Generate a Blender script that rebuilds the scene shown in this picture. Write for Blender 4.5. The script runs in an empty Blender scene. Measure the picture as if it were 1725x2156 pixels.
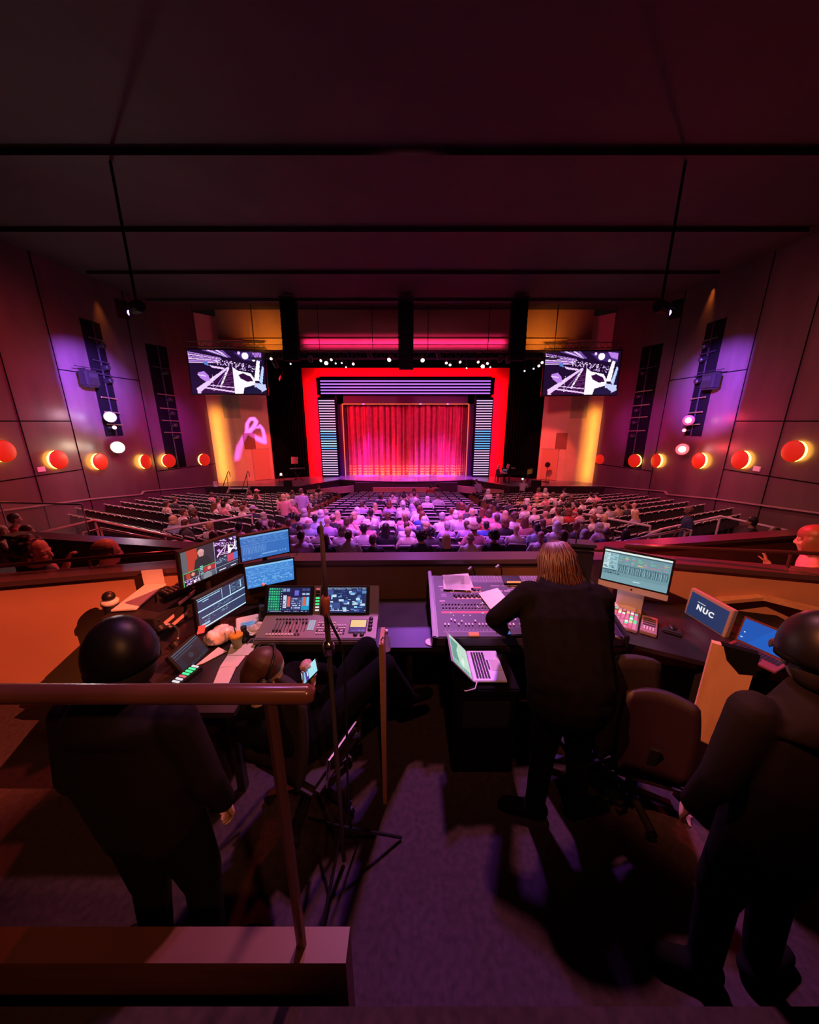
import bpy, bmesh, math, random
import numpy as np
from mathutils import Vector, Matrix, Euler
random.seed(7)
S = bpy.context.scene
COL = S.collection
R = math.radians
# ------------------------------------------------------------------ camera
F = 714.0; CX = 862.5; CY = 1078.0; PITCH = R(15); H = 2.35
cam_d = bpy.data.cameras.new('camera'); cam = bpy.data.objects.new('camera', cam_d); COL.objects.link(cam)
cam_d.sensor_fit = 'HORIZONTAL'; cam_d.sensor_width = 36; cam_d.lens = F / 1725 * 36
cam_d.clip_start = 0.05; cam_d.clip_end = 200
cam.location = (0, 0, H); cam.rotation_euler = (R(75), 0, 0)
S.camera = cam
# ------------------------------------------------------------------ world, exposure
w = bpy.data.worlds.new('world'); S.world = w; w.use_nodes = True
w.node_tree.nodes['Background'].inputs[0].default_value = (0.9, 0.35, 0.4, 1)
w.node_tree.nodes['Background'].inputs[1].default_value = 0.004
S.view_settings.view_transform = 'Standard'; S.view_settings.look = 'None'
S.view_settings.exposure = 0.0; S.view_settings.gamma = 1.0; S.view_settings.use_curve_mapping = False
S.cycles.use_denoising = True
S.cycles.max_bounces = 6; S.cycles.diffuse_bounces = 3; S.cycles.glossy_bounces = 3
S.cycles.transparent_max_bounces = 8; S.cycles.sample_clamp_indirect = 4.0; S.cycles.caustics_reflective = False; S.cycles.caustics_refractive = False

def spot(name, loc, tgt, color, power, angle=40, blend=0.5, radius=0.1):
    d = bpy.data.lights.new(name, 'SPOT'); d.color = color; d.energy = power
    d.spot_size = R(angle); d.spot_blend = blend; d.shadow_soft_size = radius
    o = bpy.data.objects.new(name, d); COL.objects.link(o); o.location = loc
    o.rotation_euler = (Vector(tgt) - Vector(loc)).to_track_quat('-Z', 'Y').to_euler()
    return o
def point(name, loc, color, power, radius=0.1):
    d = bpy.data.lights.new(name, 'POINT'); d.color = color; d.energy = power; d.shadow_soft_size = radius
    o = bpy.data.objects.new(name, d); COL.objects.link(o); o.location = loc; return o
def area(name, loc, tgt, color, power, sx, sy):
    d = bpy.data.lights.new(name, 'AREA'); d.color = color; d.energy = power; d.shape = 'RECTANGLE'; d.size = sx; d.size_y = sy
    o = bpy.data.objects.new(name, d); COL.objects.link(o); o.location = loc
    o.rotation_euler = (Vector(tgt) - Vector(loc)).to_track_quat('-Z', 'Y').to_euler(); return o

X0 = -0.3          # stage axis
STZ = -1.95        # stage floor
def fz(Y): return -1.37 - (Y - 7.5) * 0.112     # raked house floor
# curtain specials, hung just in front of the header
for nm, x, c, p in (('curtain_spot_magenta', -3.55, (1, .02, .75), 10000), ('curtain_spot_red', -1.35, (1, .0, .01), 9000),
                    ('curtain_spot_blue', .85, (.22, .05, 1), 7000), ('curtain_spot_violet', 2.95, (1, .02, .8), 11000)):
    spot(nm, (x, 27.22, 4.22), (x, 27.75, -2.0), c, p, 20, .8, .04)
# broad curtain wash from the front truss
spot('curtain_wash_red', (X0 - 8, 21.5, 5.0), (X0 + .6, 27.9, .2), (1, .01, .04), 3000, 70, .5, .3)
spot('curtain_wash_pink', (X0 + 8, 21.5, 5.0), (X0 - .4, 27.9, -1.0), (1, .02, .26), 2400, 66, .6, .3)
area('curtain_footlight', (X0, 27.25, -1.86), (X0, 27.9, -1.3), (1, .42, .1), 70, 9, .1)
# stage deck wash
spot('deck_wash_violet', (X0 - 3, 24.6, 6.4), (X0 - 2.6, 25.9, STZ), (.36, .07, 1), 5200, 52, .6, .2)
spot('deck_wash_violet_right', (X0 + 3, 24.6, 6.4), (X0 + 2.6, 25.9, STZ), (.36, .07, 1), 5200, 52, .6, .2)
# red proscenium wall, grazed by strips behind the light frame
area('portal_strip_top', (X0, 26.85, 5.62), (X0, 27.5, 6.6), (1, 0, .02), 300, 13, .15)
area('portal_strip_left', (X0 - 6.8, 26.85, 1.7), (X0 - 7.7, 27.5, 1.7), (1, 0, .03), 260, .15, 7)
area('portal_strip_right', (X0 + 6.8, 26.85, 1.7), (X0 + 7.7, 27.5, 1.7), (1, 0, .03), 260, .15, 7)
spot('portal_red_left', (X0 - 5, 21.5, 5.2), (X0 - 7.1, 27.2, 1.5), (1, .0, .03), 900, 40, .6, .3)
spot('portal_red_right', (X0 + 5, 21.5, 5.2), (X0 + 7.1, 27.2, 1.5), (1, .0, .03), 900, 40, .6, .3)
# side panels beside the stage
spot('panel_red_left', (-6.5, 18.5, 5.0), (-10.75, 25.5, -.6), (1, .06, .05), 4200, 26, .5, .15)
spot('panel_red_right', (6.0, 18.5, 5.0), (10.15, 25.5, -.2), (1, .08, .07), 3600, 26, .5, .15)
spot('panel_pink_left', (-6.5, 18.5, 5.0), (-11.6, 25.0, 1.0), (1, .16, .12), 700, 36, .5, .15)
spot('panel_pink_right', (6.0, 18.5, 5.0), (11.0, 25.0, 1.0), (1, .16, .12), 700, 36, .5, .15)
area('panel_amber_left', (-12.75, 23.75, .6), (-13.4, 24.4, .6), (1, .46, .05), 34, .2, 5.0).data.spread = R(95)
area('panel_amber_right', (12.15, 23.75, .6), (12.8, 24.4, .6), (1, .46, .05), 34, .2, 5.0).data.spread = R(95)
# soffit above the stage
area('soffit_pink', (X0, 22.6, 6.95), (X0, 23.3, 7.12), (1, .03, .34), 60, 12.5, .1).data.spread = R(60)
spot('soffit_amber_left', (-8.6, 21.6, 6.6), (-8.8, 23.3, 7.3), (1, .42, .04), 170, 90, .8, .1)
spot('soffit_amber_right', (8.1, 21.6, 6.6), (8.3, 23.3, 7.3), (1, .42, .04), 170, 90, .8, .1)
spot('soffit_amber_far_left', (-9.0, 20.0, 6.0), (-9.5, 23.6, 8.2), (1, .26, .04), 190, 60, .8, .1)
spot('soffit_amber_far_right', (8.4, 20.0, 6.0), (8.9, 23.6, 8.2), (1, .26, .04), 190, 60, .8, .1)
# house: violet pool over the centre seats, warm pink over the sides
spot('house_violet', (0.2, 19.5, 9.0), (-0.2, 13.2, -1.5), (.66, .10, 1), 9000, 56, .8, .3)
spot('house_violet_rear', (0.2, 14, 8.8), (0.5, 8.4, -.6), (.50, .12, 1), 6000, 58, .8, .3)
spot('house_violet_back', (0.4, 4.2, 8.7), (-.1, 12.6, -1.5), (.66, .12, 1), 9500, 46, .9, .3)
spot('house_pink_back_left', (-3, 3.5, 8.7), (-8.5, 13.5, -1.3), (1, .25, .35), 3600, 46, .9, .3)
spot('house_pink_back_right', (3, 3.5, 8.7), (8.5, 13.5, -1.3), (1, .25, .30), 3600, 46, .9, .3)
spot('house_pink', (0, 8, 9.0), (0, 18, -2), (1, .22, .42), 5200, 100, .7, .4)
spot('house_pink_left', (-6, 18, 8.8), (-8.5, 13.0, -1.5), (1, .26, .30), 4600, 85, .7, .4)
spot('house_pink_right', (6, 18, 8.8), (8.5, 13.0, -1.5), (1, .26, .27), 4600, 85, .7, .4)
# side walls
spot('wall_violet_left', (-8.0, 11.0, 5.5), (-15.3, 17.0, 3.9), (.27, .10, 1), 42000, 28, .8, .006)
spot('wall_violet_right', (7.4, 11.0, 5.5), (14.7, 17.0, 3.9), (.29, .09, 1), 38000, 28, .8, .006)
spot('wall_violet_left_far', (-6.0, 14.0, 3.5), (-14.8, 21.4, 2.0), (.62, .04, .8), 7000, 22, .9, .1)
spot('wall_violet_right_far', (6.0, 14.0, 3.5), (14.3, 21.4, 2.0), (.68, .03, .6), 7000, 22, .9, .1)
spot('wall_magenta_left', (-3.0, 10.0, 5.0), (-15.2, 18.6, 1.0), (1, .05, .55), 5600, 46, .9, .2)
spot('wall_magenta_right', (3.0, 10.0, 5.0), (14.6, 18.6, 1.0), (1, .03, .36), 5200, 46, .9, .2)
spot('wall_red_left', (-4.0, 5.0, 6.0), (-15.4, 12.3, 1.8), (1, .05, .06), 9000, 56, 1.0, .3)
spot('wall_red_right', (4.0, 5.0, 6.0), (15.2, 11.5, 2.2), (1, .20, .20), 4200, 64, .9, .3)
spot('ceiling_down_left', (-15.0, 18.6, 8.6), (-15.25, 18.9, 4.0), (1, .25, .03), 300, 40, .9, .1)
spot('ceiling_down_right', (14.6, 18.6, 8.6), (14.9, 18.9, 4.0), (1, .25, .03), 300, 40, .9, .1)
# control booth
spot('booth_orange', (2.6, 1.0, 5.0), (-3.35, 2.45, .75), (1, .165, .075), 4300, 24, .5, .01)
spot('booth_amber', (-2.4, .2, 6.0), (3.0, 2.7, .6), (1, .27, .12), 1900, 32, .5, .05)
spot('booth_pink', (.8, 5.0, 7.5), (.3, 2.3, .8), (1, .30, .42), 1700, 38, .6, .15)
spot('booth_violet', (.7, 5.5, 7.5), (.6, 2.6, .8), (.45, .12, 1), 1700, 28, .6, .15)
spot('booth_front_warm', (.3, -1.5, 6.5), (.2, 3.0, .85), (1, .36, .16), 340, 36, .8, .1)  # added fill from the camera side, lifts the booth front wall
spot('rail_violet', (-.5, 3.2, 6.5), (-.55, .7, 1.7), (.7, .22, .9), 260, 18, .7, .1)  # added lamp for the violet highlight along the near rail
spot('rail_warm', (1.6, -1.6, 4.5), (-.5, .7, 1.7), (1, .35, .12), 260, 24, .7, .1)  # added warm lamp that brightens the body of the near rail
spot('parterre_red_right', (2.0, 6.5, 5.0), (3.9, 3.6, .5), (1, .01, .06), 2600, 60, .6, .1)
spot('parterre_red_left', (-2.0, 6.0, 5.5), (-3.4, 3.2, .8), (1, .08, .06), 900, 60, .6, .1)

# ------------------------------------------------------------------ materials
_m = {}
def mat(name, color, rough=.6, metal=0.0, emit=None, estr=1.0, noise=0.0, nscale=8.0, spec=.5, alpha=None, trans=0.0, bump=0.0):
    if name in _m: return _m[name]
    m = bpy.data.materials.new(name); m.use_nodes = True; _m[name] = m
    nt = m.node_tree; b = nt.nodes['Principled BSDF']
    b.inputs['Base Color'].default_value = (*color, 1); b.inputs['Roughness'].default_value = rough
    b.inputs['Metallic'].default_value = metal; b.inputs['Specular IOR Level'].default_value = spec
    if trans: b.inputs['Transmission Weight'].default_value = trans
    if alpha is not None: b.inputs['Alpha'].default_value = alpha
    if emit is not None:
        b.inputs['Emission Color'].default_value = (*emit, 1); b.inputs['Emission Strength'].default_value = estr
    if noise or bump:
        tc = nt.nodes.new('ShaderNodeTexCoord'); n = nt.nodes.new('ShaderNodeTexNoise'); n.inputs['Scale'].default_value = nscale
        n.inputs['Detail'].default_value = 4
        nt.links.new(tc.outputs['Object'], n.inputs['Vector'])
        if noise:
            r = nt.nodes.new('ShaderNodeValToRGB')
            r.color_ramp.elements[0].position = .3; r.color_ramp.elements[1].position = .7
            r.color_ramp.elements[0].color = (*[c * (1 - noise) for c in color], 1)
            r.color_ramp.elements[1].color = (*[min(1, c * (1 + noise)) for c in color], 1)
            nt.links.new(n.outputs['Fac'], r.inputs['Fac']); nt.links.new(r.outputs['Color'], b.inputs['Base Color'])
        if bump:
            bp = nt.nodes.new('ShaderNodeBump'); bp.inputs['Strength'].default_value = bump
            nt.links.new(n.outputs['Fac'], bp.inputs['Height']); nt.links.new(bp.outputs['Normal'], b.inputs['Normal'])
    return m
def wood(name, c1, c2, rough=.4, scale=2.0, stretch=(1, 1, 8)):
    if name in _m: return _m[name]
    m = mat(name, c1, rough); nt = m.node_tree; b = nt.nodes['Principled BSDF']
    tc = nt.nodes.new('ShaderNodeTexCoord'); mp = nt.nodes.new('ShaderNodeMapping'); mp.inputs['Scale'].default_value = stretch
    n = nt.nodes.new('ShaderNodeTexNoise'); n.inputs['Scale'].default_value = scale; n.inputs['Detail'].default_value = 6
    r = nt.nodes.new('ShaderNodeValToRGB'); r.color_ramp.elements[0].color = (*c1, 1); r.color_ramp.elements[1].color = (*c2, 1)
    r.color_ramp.elements[0].position = .35; r.color_ramp.elements[1].position = .65
    nt.links.new(tc.outputs['Object'], mp.inputs['Vector']); nt.links.new(mp.outputs['Vector'], n.inputs['Vector'])
    nt.links.new(n.outputs['Fac'], r.inputs['Fac']); nt.links.new(r.outputs['Color'], b.inputs['Base Color'])
    return m
def glow(name, color, strength): return mat(name, (0.02, 0.02, 0.02), .5, emit=color, estr=strength)
scr_m = bpy.data.materials.new('screen_picture'); scr_m.use_nodes = True
_b = scr_m.node_tree.nodes['Principled BSDF']; _a = scr_m.node_tree.nodes.new('ShaderNodeAttribute'); _a.attribute_name = 'Col'
_b.inputs['Base Color'].default_value = (0.01, 0.01, 0.012, 1); _b.inputs['Roughness'].default_value = .35
scr_m.node_tree.links.new(_a.outputs['Color'], _b.inputs['Emission Color']); _b.inputs['Emission Strength'].default_value = 1.0
prn_m = bpy.data.materials.new('printed_surface'); prn_m.use_nodes = True      # painted / printed legends on a real surface
_b2 = prn_m.node_tree.nodes['Principled BSDF']; _a2 = prn_m.node_tree.nodes.new('ShaderNodeAttribute'); _a2.attribute_name = 'Col'
prn_m.node_tree.links.new(_a2.outputs['Color'], _b2.inputs['Base Color']); _b2.inputs['Roughness'].default_value = .5

BLACK = mat('black_plastic', (.012, .012, .013), .4)
MATTE = mat('matte_black', (.004, .004, .0045), .9, spec=.1)
DRAPE = mat('black_drape', (.0016, .0016, .002), 1.0, noise=.4, nscale=2, spec=.05)
DGREY = mat('dark_grey_metal', (.05, .05, .055), .45, metal=.6)
GREY = mat('grey_plastic', (.25, .25, .26), .5)
SILVER = mat('silver_aluminium', (.72, .72, .74), .35, metal=.35)
CHROME = mat('chrome', (.8, .8, .82), .15, metal=1)
WHITE = mat('white_plastic', (.75, .74, .72), .5)
PAPER = mat('white_paper', (.8, .76, .74), .8, noise=.04, nscale=20)
RAILW = wood('dark_rail_wood', (.10, .035, .03), (.16, .06, .045), .22, 3, (1, 1, 1))
DWOOD = wood('dark_panel_wood', (.075, .050, .052), (.11, .072, .072), .36, 1.2, (1, 1, .25))
BWOOD = wood('booth_brown_panel', (.16, .075, .04), (.21, .10, .05), .5, 2, (1, 1, .4))
PLY = wood('plywood', (.55, .30, .16), (.65, .38, .21), .6, 6, (2, 2, .4))
TAN = mat('tan_painted_wall', (.60, .31, .18), .7, noise=.06, nscale=2.5, bump=.03)
CARPET = mat('dark_carpet', (.035, .018, .024), .95, noise=.35, nscale=30)
AISLE = mat('aisle_carpet', (.07, .05, .09), .9, noise=.3, nscale=10)
CEILM = mat('dark_ceiling', (.035, .022, .022), .8, noise=.2, nscale=.6)
SKIN = [mat('skin_light', (.62, .36, .27), .5), mat('skin_tan', (.48, .27, .19), .5), mat('skin_deep', (.16, .08, .05), .5)]

# ------------------------------------------------------------------ mesh building
class MB:
    def __init__(s): s.v = []; s.f = []; s.m = []
    def add(s, vs, fs, mi=0):
        o = len(s.v); s.v += [tuple(v) for v in vs]; s.f += [tuple(i + o for i in f) for f in fs]; s.m += [mi] * len(fs); return s
    def box(s, c, d, rot=None, mi=0):
        x, y, z = d[0] / 2, d[1] / 2, d[2] / 2
        vs = [Vector((a * x, b * y, e * z)) for a in (-1, 1) for b in (-1, 1) for e in (-1, 1)]
        if rot is not None: vs = [rot @ v for v in vs]
        c = Vector(c); return s.add([v + c for v in vs], [(0, 1, 3, 2), (4, 6, 7, 5), (0, 4, 5, 1), (2, 3, 7, 6), (0, 2, 6, 4), (1, 5, 7, 3)], mi)
    def bar(s, p, q, a, b=None, mi=0):      # rectangular bar between points
        p, q = Vector(p), Vector(q); b = b or a; d = q - p
        rot = d.to_track_quat('Z', 'Y').to_matrix(); return s.box((p + q) / 2, (a, b, d.length), rot, mi)
    def tube(s, pts, r, n=8, mi=0, caps=True):
        pts = [Vector(p) for p in pts]; rs = r if isinstance(r, (list, tuple)) else [r] * len(pts)
        vs = []; prev = None
        for i, p in enumerate(pts):
            a = pts[max(i - 1, 0)]; b = pts[min(i + 1, len(pts) - 1)]; d = (b - a)
            if d.length < 1e-9: d = Vector((0, 0, 1))
            d.normalize()
            u = d.cross(Vector((0, 0, 1)))
            if u.length < .05: u = d.cross(Vector((0, 1, 0)))
            u.normalize(); v = d.cross(u)
            if prev is not None and u.dot(prev) < 0: u, v = -u, -v
            prev = u
            for k in range(n):
                t = 2 * math.pi * k / n; vs.append(p + (u * math.cos(t) + v * math.sin(t)) * rs[i])
        fs = []
        for i in range(len(pts) - 1):
            for k in range(n): fs.append((i * n + k, i * n + (k + 1) % n, (i + 1) * n + (k + 1) % n, (i + 1) * n + k))
        if caps: fs.append(tuple(range(n))[::-1]); fs.append(tuple(range((len(pts) - 1) * n, len(pts) * n)))
        return s.add(vs, fs, mi)
    def lathe(s, prof, c=(0, 0, 0), n=16, rot=None, mi=0):   # prof: (r, z)
        c = Vector(c); vs = []
        for r, z in prof:
            for k in range(n):
                t = 2 * math.pi * k / n; v = Vector((r * math.cos(t), r * math.sin(t), z)); vs.append((rot @ v if rot is not None else v) + c)
        fs = []
        for i in range(len(prof) - 1):
            for k in range(n): fs.append((i * n + k, i * n + (k + 1) % n, (i + 1) * n + (k + 1) % n, (i + 1) * n + k))
        if prof[0][0] > 1e-6: fs.append(tuple(range(n))[::-1])
        if prof[-1][0] > 1e-6: fs.append(tuple(range((len(prof) - 1) * n, len(prof) * n)))
        return s.add(vs, fs, mi)
    def ell(s, c, r, rot=None, n=14, m=9, mi=0):
        prof = [(max(math.sin(math.pi * i / m), 1e-3), -math.cos(math.pi * i / m)) for i in range(m + 1)]
        c = Vector(c); vs = []
        for a, z in prof:
            for k in range(n):
                t = 2 * math.pi * k / n; v = Vector((a * math.cos(t) * r[0], a * math.sin(t) * r[1], z * r[2])); vs.append((rot @ v if rot is not None else v) + c)
        fs = [(i * n + k, i * n + (k + 1) % n, (i + 1) * n + (k + 1) % n, (i + 1) * n + k) for i in range(m) for k in range(n)]
        fs.append(tuple(range(n))[::-1]); fs.append(tuple(range(m * n, (m + 1) * n)))
        return s.add(vs, fs, mi)
    def cap(s, p, q, r1, r2, n=12, mi=0):    # tapered capsule
        p, q = Vector(p), Vector(q); d = q - p
        if d.length < 1e-6: return s.ell(p, (r1, r1, r1))
        d.normalize(); pts = []; rs = []
        for a in (-90, -60, -30, 0): pts.append(p + d * (r1 * math.sin(R(a)))); rs.append(max(r1 * math.cos(R(a)), r1 * .05))
        for a in (0, 30, 60, 90): pts.append(q + d * (r2 * math.sin(R(a)))); rs.append(max(r2 * math.cos(R(a)), r2 * .05))
        return s.tube(pts, rs, n, mi)
    def prism(s, poly, axis_o, ax, ay, az, t, mi=0):   # polygon in (ax,ay) plane at axis_o, extruded t along az
        o, ax, ay, az = map(Vector, (axis_o, ax, ay, az)); n = len(poly)
        vs = [o + ax * x + ay * y for x, y in poly] + [o + ax * x + ay * y + az * t for x, y in poly]
        fs = [tuple(range(n))[::-1], tuple(range(n, 2 * n))] + [(i, (i + 1) % n, n + (i + 1) % n, n + i) for i in range(n)]
        return s.add(vs, fs, mi)
    def loft(s, rings, mi=0):
        n = len(rings[0]); vs = [v for r in rings for v in r]; m = len(rings)
        fs = [(i * n + k, i * n + (k + 1) % n, (i + 1) * n + (k + 1) % n, (i + 1) * n + k) for i in range(m - 1) for k in range(n)]
        fs.append(tuple(range(n))[::-1]); fs.append(tuple(range((m - 1) * n, m * n))); return s.add(vs, fs, mi)
    def mesh(s, name, mats, smooth=False, bevel=0):
        me = bpy.data.meshes.new(name); me.from_pydata(s.v, [], s.f); me.update()
        for m in (mats if isinstance(mats, (list, tuple)) else [mats]): me.materials.append(m)
        me.polygons.foreach_set('material_index', s.m)
        bm = bmesh.new(); bm.from_mesh(me); bmesh.ops.recalc_face_normals(bm, faces=bm.faces)
        if bevel: bmesh.ops.bevel(bm, geom=[e for e in bm.edges if e.calc_face_angle(0) > .5], offset=bevel, segments=2, affect='EDGES', clamp_overlap=True)
        bm.to_mesh(me); bm.free()
        if smooth:
            for p in me.polygons: p.use_smooth = True
        return me
    def build(s, name, mats, parent=None, smooth=False, bevel=0, loc=None, rot=None):
        return link(name, s.mesh(name, mats, smooth, bevel), parent, loc, rot)
def link(name, me, parent=None, loc=None, rot=None):
    o = bpy.data.objects.new(name, me); COL.objects.link(o)
    if parent is not None: o.parent = parent
    if loc is not None: o.location = loc
    if rot is not None: o.rotation_euler = rot
    return o
def thing(name, label, cat, loc=(0, 0, 0), rot=(0, 0, 0), group=None):
    o = bpy.data.objects.new(name, None); COL.objects.link(o); o.empty_display_size = .05
    o.location = loc; o.rotation_euler = rot if not isinstance(rot, (int, float)) else (0, 0, rot)
    return tag(o, label, cat, group)
def tag(o, label, cat, group=None, kind=None):
    o['label'] = label; o['category'] = cat
    if group: o['group'] = group
    if kind: o['kind'] = kind
    return o
def struct(o): o['kind'] = 'structure'; return o
def dup(o, parent=None):
    c = o.copy(); COL.objects.link(c)
    if parent is not None: c.parent = parent
    for ch in list(o.children): dup(ch, c)
    return c
def rotm(yaw=0, tilt=0, roll=0):      # same convention as the pose solver
    return (Matrix.Rotation(R(yaw), 3, 'Z') @ Matrix.Rotation(R(tilt), 3, 'X') @ Matrix.Rotation(R(roll), 3, 'Y'))
def erot(yaw=0, tilt=0, roll=0): return rotm(yaw, tilt, roll).to_euler()
def slab(poly, z0, z1, mi=0, mb=None):
    mb = mb or MB(); return mb.prism(poly, (0, 0, z0), (1, 0, 0), (0, 1, 0), (0, 0, 1), z1 - z0, mi)

# ------------------------------------------------------------------ picture raster for lit screens and printed faces
def lin(c):
    return tuple(((x / 255) / 12.92 if x / 255 <= .04045 else ((x / 255 + .055) / 1.055) ** 2.4) for x in c)
class Img:
    def __init__(s, w, h, bg): s.w, s.h = w, h; s.a = np.zeros((h, w, 3), np.int16); s.a[:] = bg
    def rect(s, x0, y0, x1, y1, c):
        W, Hh = s.w, s.h; s.a[max(0, round(y0 * Hh)):max(round(y0 * Hh) + 1, round(y1 * Hh)), max(0, round(x0 * W)):max(round(x0 * W) + 1, round(x1 * W))] = c; return s
    def poly(s, pts, c):
        yy, xx = np.mgrid[0:s.h, 0:s.w]; px = (xx + .5) / s.w; py = (yy + .5) / s.h; ins = np.zeros((s.h, s.w), bool); n = len(pts)
        for i in range(n):
            x1, y1 = pts[i]; x2, y2 = pts[(i + 1) % n]
            if y1 == y2: continue
            ins ^= ((y1 > py) != (y2 > py)) & (px < (x2 - x1) * (py - y1) / (y2 - y1) + x1)
        s.a[ins] = c; return s
    def line(s, x1, y1, x2, y2, t, c):
        dx, dy = (x2 - x1), (y2 - y1) * s.h / s.w; L = math.hypot(dx, dy); nx, ny = -dy / L * t / 2, dx / L * t / 2 * s.w / s.h
        return s.poly([(x1 + nx, y1 + ny), (x2 + nx, y2 + ny), (x2 - nx, y2 - ny), (x1 - nx, y1 - ny)], c)
    def disc(s, x, y, r, c):
        return s.poly([(x + r * math.cos(t * .35), y + r * s.w / s.h * math.sin(t * .35)) for t in range(18)], c)
    def paste(s, im, x0, y0, x1, y1):
        X0, X1, Y0, Y1 = round(x0 * s.w), round(x1 * s.w), round(y0 * s.h), round(y1 * s.h)
        ys = (np.arange(Y0, Y1) - Y0) * im.h // max(1, Y1 - Y0); xs = (np.arange(X0, X1) - X0) * im.w // max(1, X1 - X0)
        s.a[Y0:Y1, X0:X1] = im.a[np.ix_(ys, xs)]; return s
    def mesh(s, name, W, Hh, m=None):      # face in the local xz plane, facing -y, merged runs of one colour
        runs = {}; quads = []
        for y in range(s.h):
            row = s.a[y]; x = 0; new = {}
            while x < s.w:
                x2 = x + 1
                while x2 < s.w and (row[x2] == row[x]).all(): x2 += 1
                k = (x, x2, tuple(row[x])); new[k] = runs.pop(k, y); x = x2
            for (a, b, c), y0 in runs.items(): quads.append((a, b, y0, y, c))
            runs = new
        for (a, b, c), y0 in runs.items(): quads.append((a, b, y0, s.h, c))
        v = []; f = []; cols = []
        for a, b, y0, y1, c in quads:
            o = len(v); X = lambda t: (t / s.w - .5) * W; Z = lambda t: (.5 - t / s.h) * Hh
            v += [(X(a), 0, Z(y1)), (X(b), 0, Z(y1)), (X(b), 0, Z(y0)), (X(a), 0, Z(y0))]; f.append((o, o + 1, o + 2, o + 3)); cols.append((*lin(c), 1))
        me = bpy.data.meshes.new(name); me.from_pydata(v, [], f); me.update(); me.materials.append(m or scr_m)
        at = me.color_attributes.new('Col', 'FLOAT_COLOR', 'CORNER')
        at.data.foreach_set('color', np.repeat(np.array(cols, np.float32), 4, 0).ravel()); return me

# ------------------------------------------------------------------ body building
def remesh(mb, name, voxel, mats, smooth_it=3):
    me = mb.mesh(name + '_src', [SKIN[0]]); o = bpy.data.objects.new(name + '_tmp', me); COL.objects.link(o)
    md = o.modifiers.new('r', 'REMESH'); md.mode = 'VOXEL'; md.voxel_size = voxel
    if smooth_it:
        sm = o.modifiers.new('s', 'SMOOTH'); sm.factor = .5; sm.iterations = smooth_it
    dg = bpy.context.evaluated_depsgraph_get(); me2 = bpy.data.meshes.new_from_object(o.evaluated_get(dg)); me2.name = name
    bpy.data.objects.remove(o); bpy.data.meshes.remove(me)
    me2.materials.clear()
    for m in (mats if isinstance(mats, (list, tuple)) else [mats]): me2.materials.append(m)
    for p in me2.polygons: p.use_smooth = True; p.material_index = 0
    return me2
def ring(c, rx, ry, rot=None, n=16, sq=2.4):
    c = Vector(c); out = []
    for k in range(n):
        t = 2 * math.pi * k / n; ct, st = math.cos(t), math.sin(t)
        v = Vector((rx * math.copysign(abs(ct) ** (2 / sq), ct), ry * math.copysign(abs(st) ** (2 / sq), st), 0))
        out.append((rot @ v if rot is not None else v) + c)
    return out
def head_pieces(mb, c, rot, s=1.0, face=True):
    c = Vector(c); T = lambda x, y, z: c + rot @ (Vector((x, y, z)) * s)
    mb.ell(T(0, -.012, .03), (.078 * s, .096 * s, .092 * s), rot)          # cranium
    mb.ell(T(0, .018, -.045), (.062 * s, .072 * s, .075 * s), rot)         # face
    mb.ell(T(0, .045, -.092), (.034 * s, .034 * s, .026 * s), rot)         # chin
    for x in (-1, 1):
        mb.ell(T(x * .077, -.004, -.02), (.012 * s, .02 * s, .032 * s), rot, 10, 7)   # ear
        if face:
            mb.ell(T(x * .036, .062, -.035), (.024 * s, .022 * s, .02 * s), rot, 10, 7)   # cheek
            mb.cap(T(x * .012, .083, .017), T(x * .05, .066, .012), .0095 * s, .008 * s, 8); mb.cap(T(x * .018, .081, .000), T(x * .044, .070, .000), .006 * s, .005 * s, 6)   # brow
    if face:
        mb.cap(T(0, .080, .004), T(0, .099, -.036), .010 * s, .0125 * s, 10)     # nose
        mb.cap(T(-.011, .092, -.042), T(.011, .092, -.042), .009 * s, .009 * s, 8)
        mb.cap(T(-.018, .076, -.066), T(.018, .076, -.066), .008 * s, .008 * s, 8)  # upper lip
        mb.cap(T(-.016, .073, -.079), T(.016, .073, -.079), .008 * s, .008 * s, 8)  # lower lip
def hand_pieces(mb, wrist, fwd, back, curl=35, side=1, s=1.0, thumb=25):
    """fwd: along the hand, back: out of the back of the hand; side=+1 thumb on fwd x back side."""
    wv = Vector(wrist); f = Vector(fwd).normalized(); b = Vector(back); b = (b - f * b.dot(f)).normalized(); l = f.cross(b) * side   # l towards thumb
    P = lambda x, y, z: wv + (f * x + l * y + b * z) * s
    for y in (.026, .009, -.009, -.026): mb.cap(P(0.005, y * .65, 0), P(.085 - abs(y) * .25, y, .003), .0135 * s, .0105 * s, 8)
    for y, ln, dx in ((.028, .95, .084), (.0095, 1.06, .088), (-.0095, .98, .084), (-.027, .78, .076)):
        p = P(dx, y, .003); ang = R(curl * .5); d = f
        for k, L in enumerate((.042 * ln, .026 * ln, .02 * ln)):
            d = f * math.cos(ang) - b * math.sin(ang); q = p + d * (L * s); r = (.0092, .0082, .0074)[k] * s
            mb.cap(p, q, r, r * .93, 8); p = q; ang += R(curl)
    p = P(.022, .024, -.004); d = (f * .65 + l * .75 - b * .25).normalized(); q = p + d * .04 * s; mb.cap(p, q, .013 * s, .0105 * s, 8)
    d2 = (f * .9 + l * .3 - b * math.sin(R(thumb))).normalized(); q2 = q + d2 * .03 * s; mb.cap(q, q2, .0105 * s, .0095 * s, 8); mb.cap(q2, q2 + d2 * .022 * s, .0095 * s, .0075 * s, 8)
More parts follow.
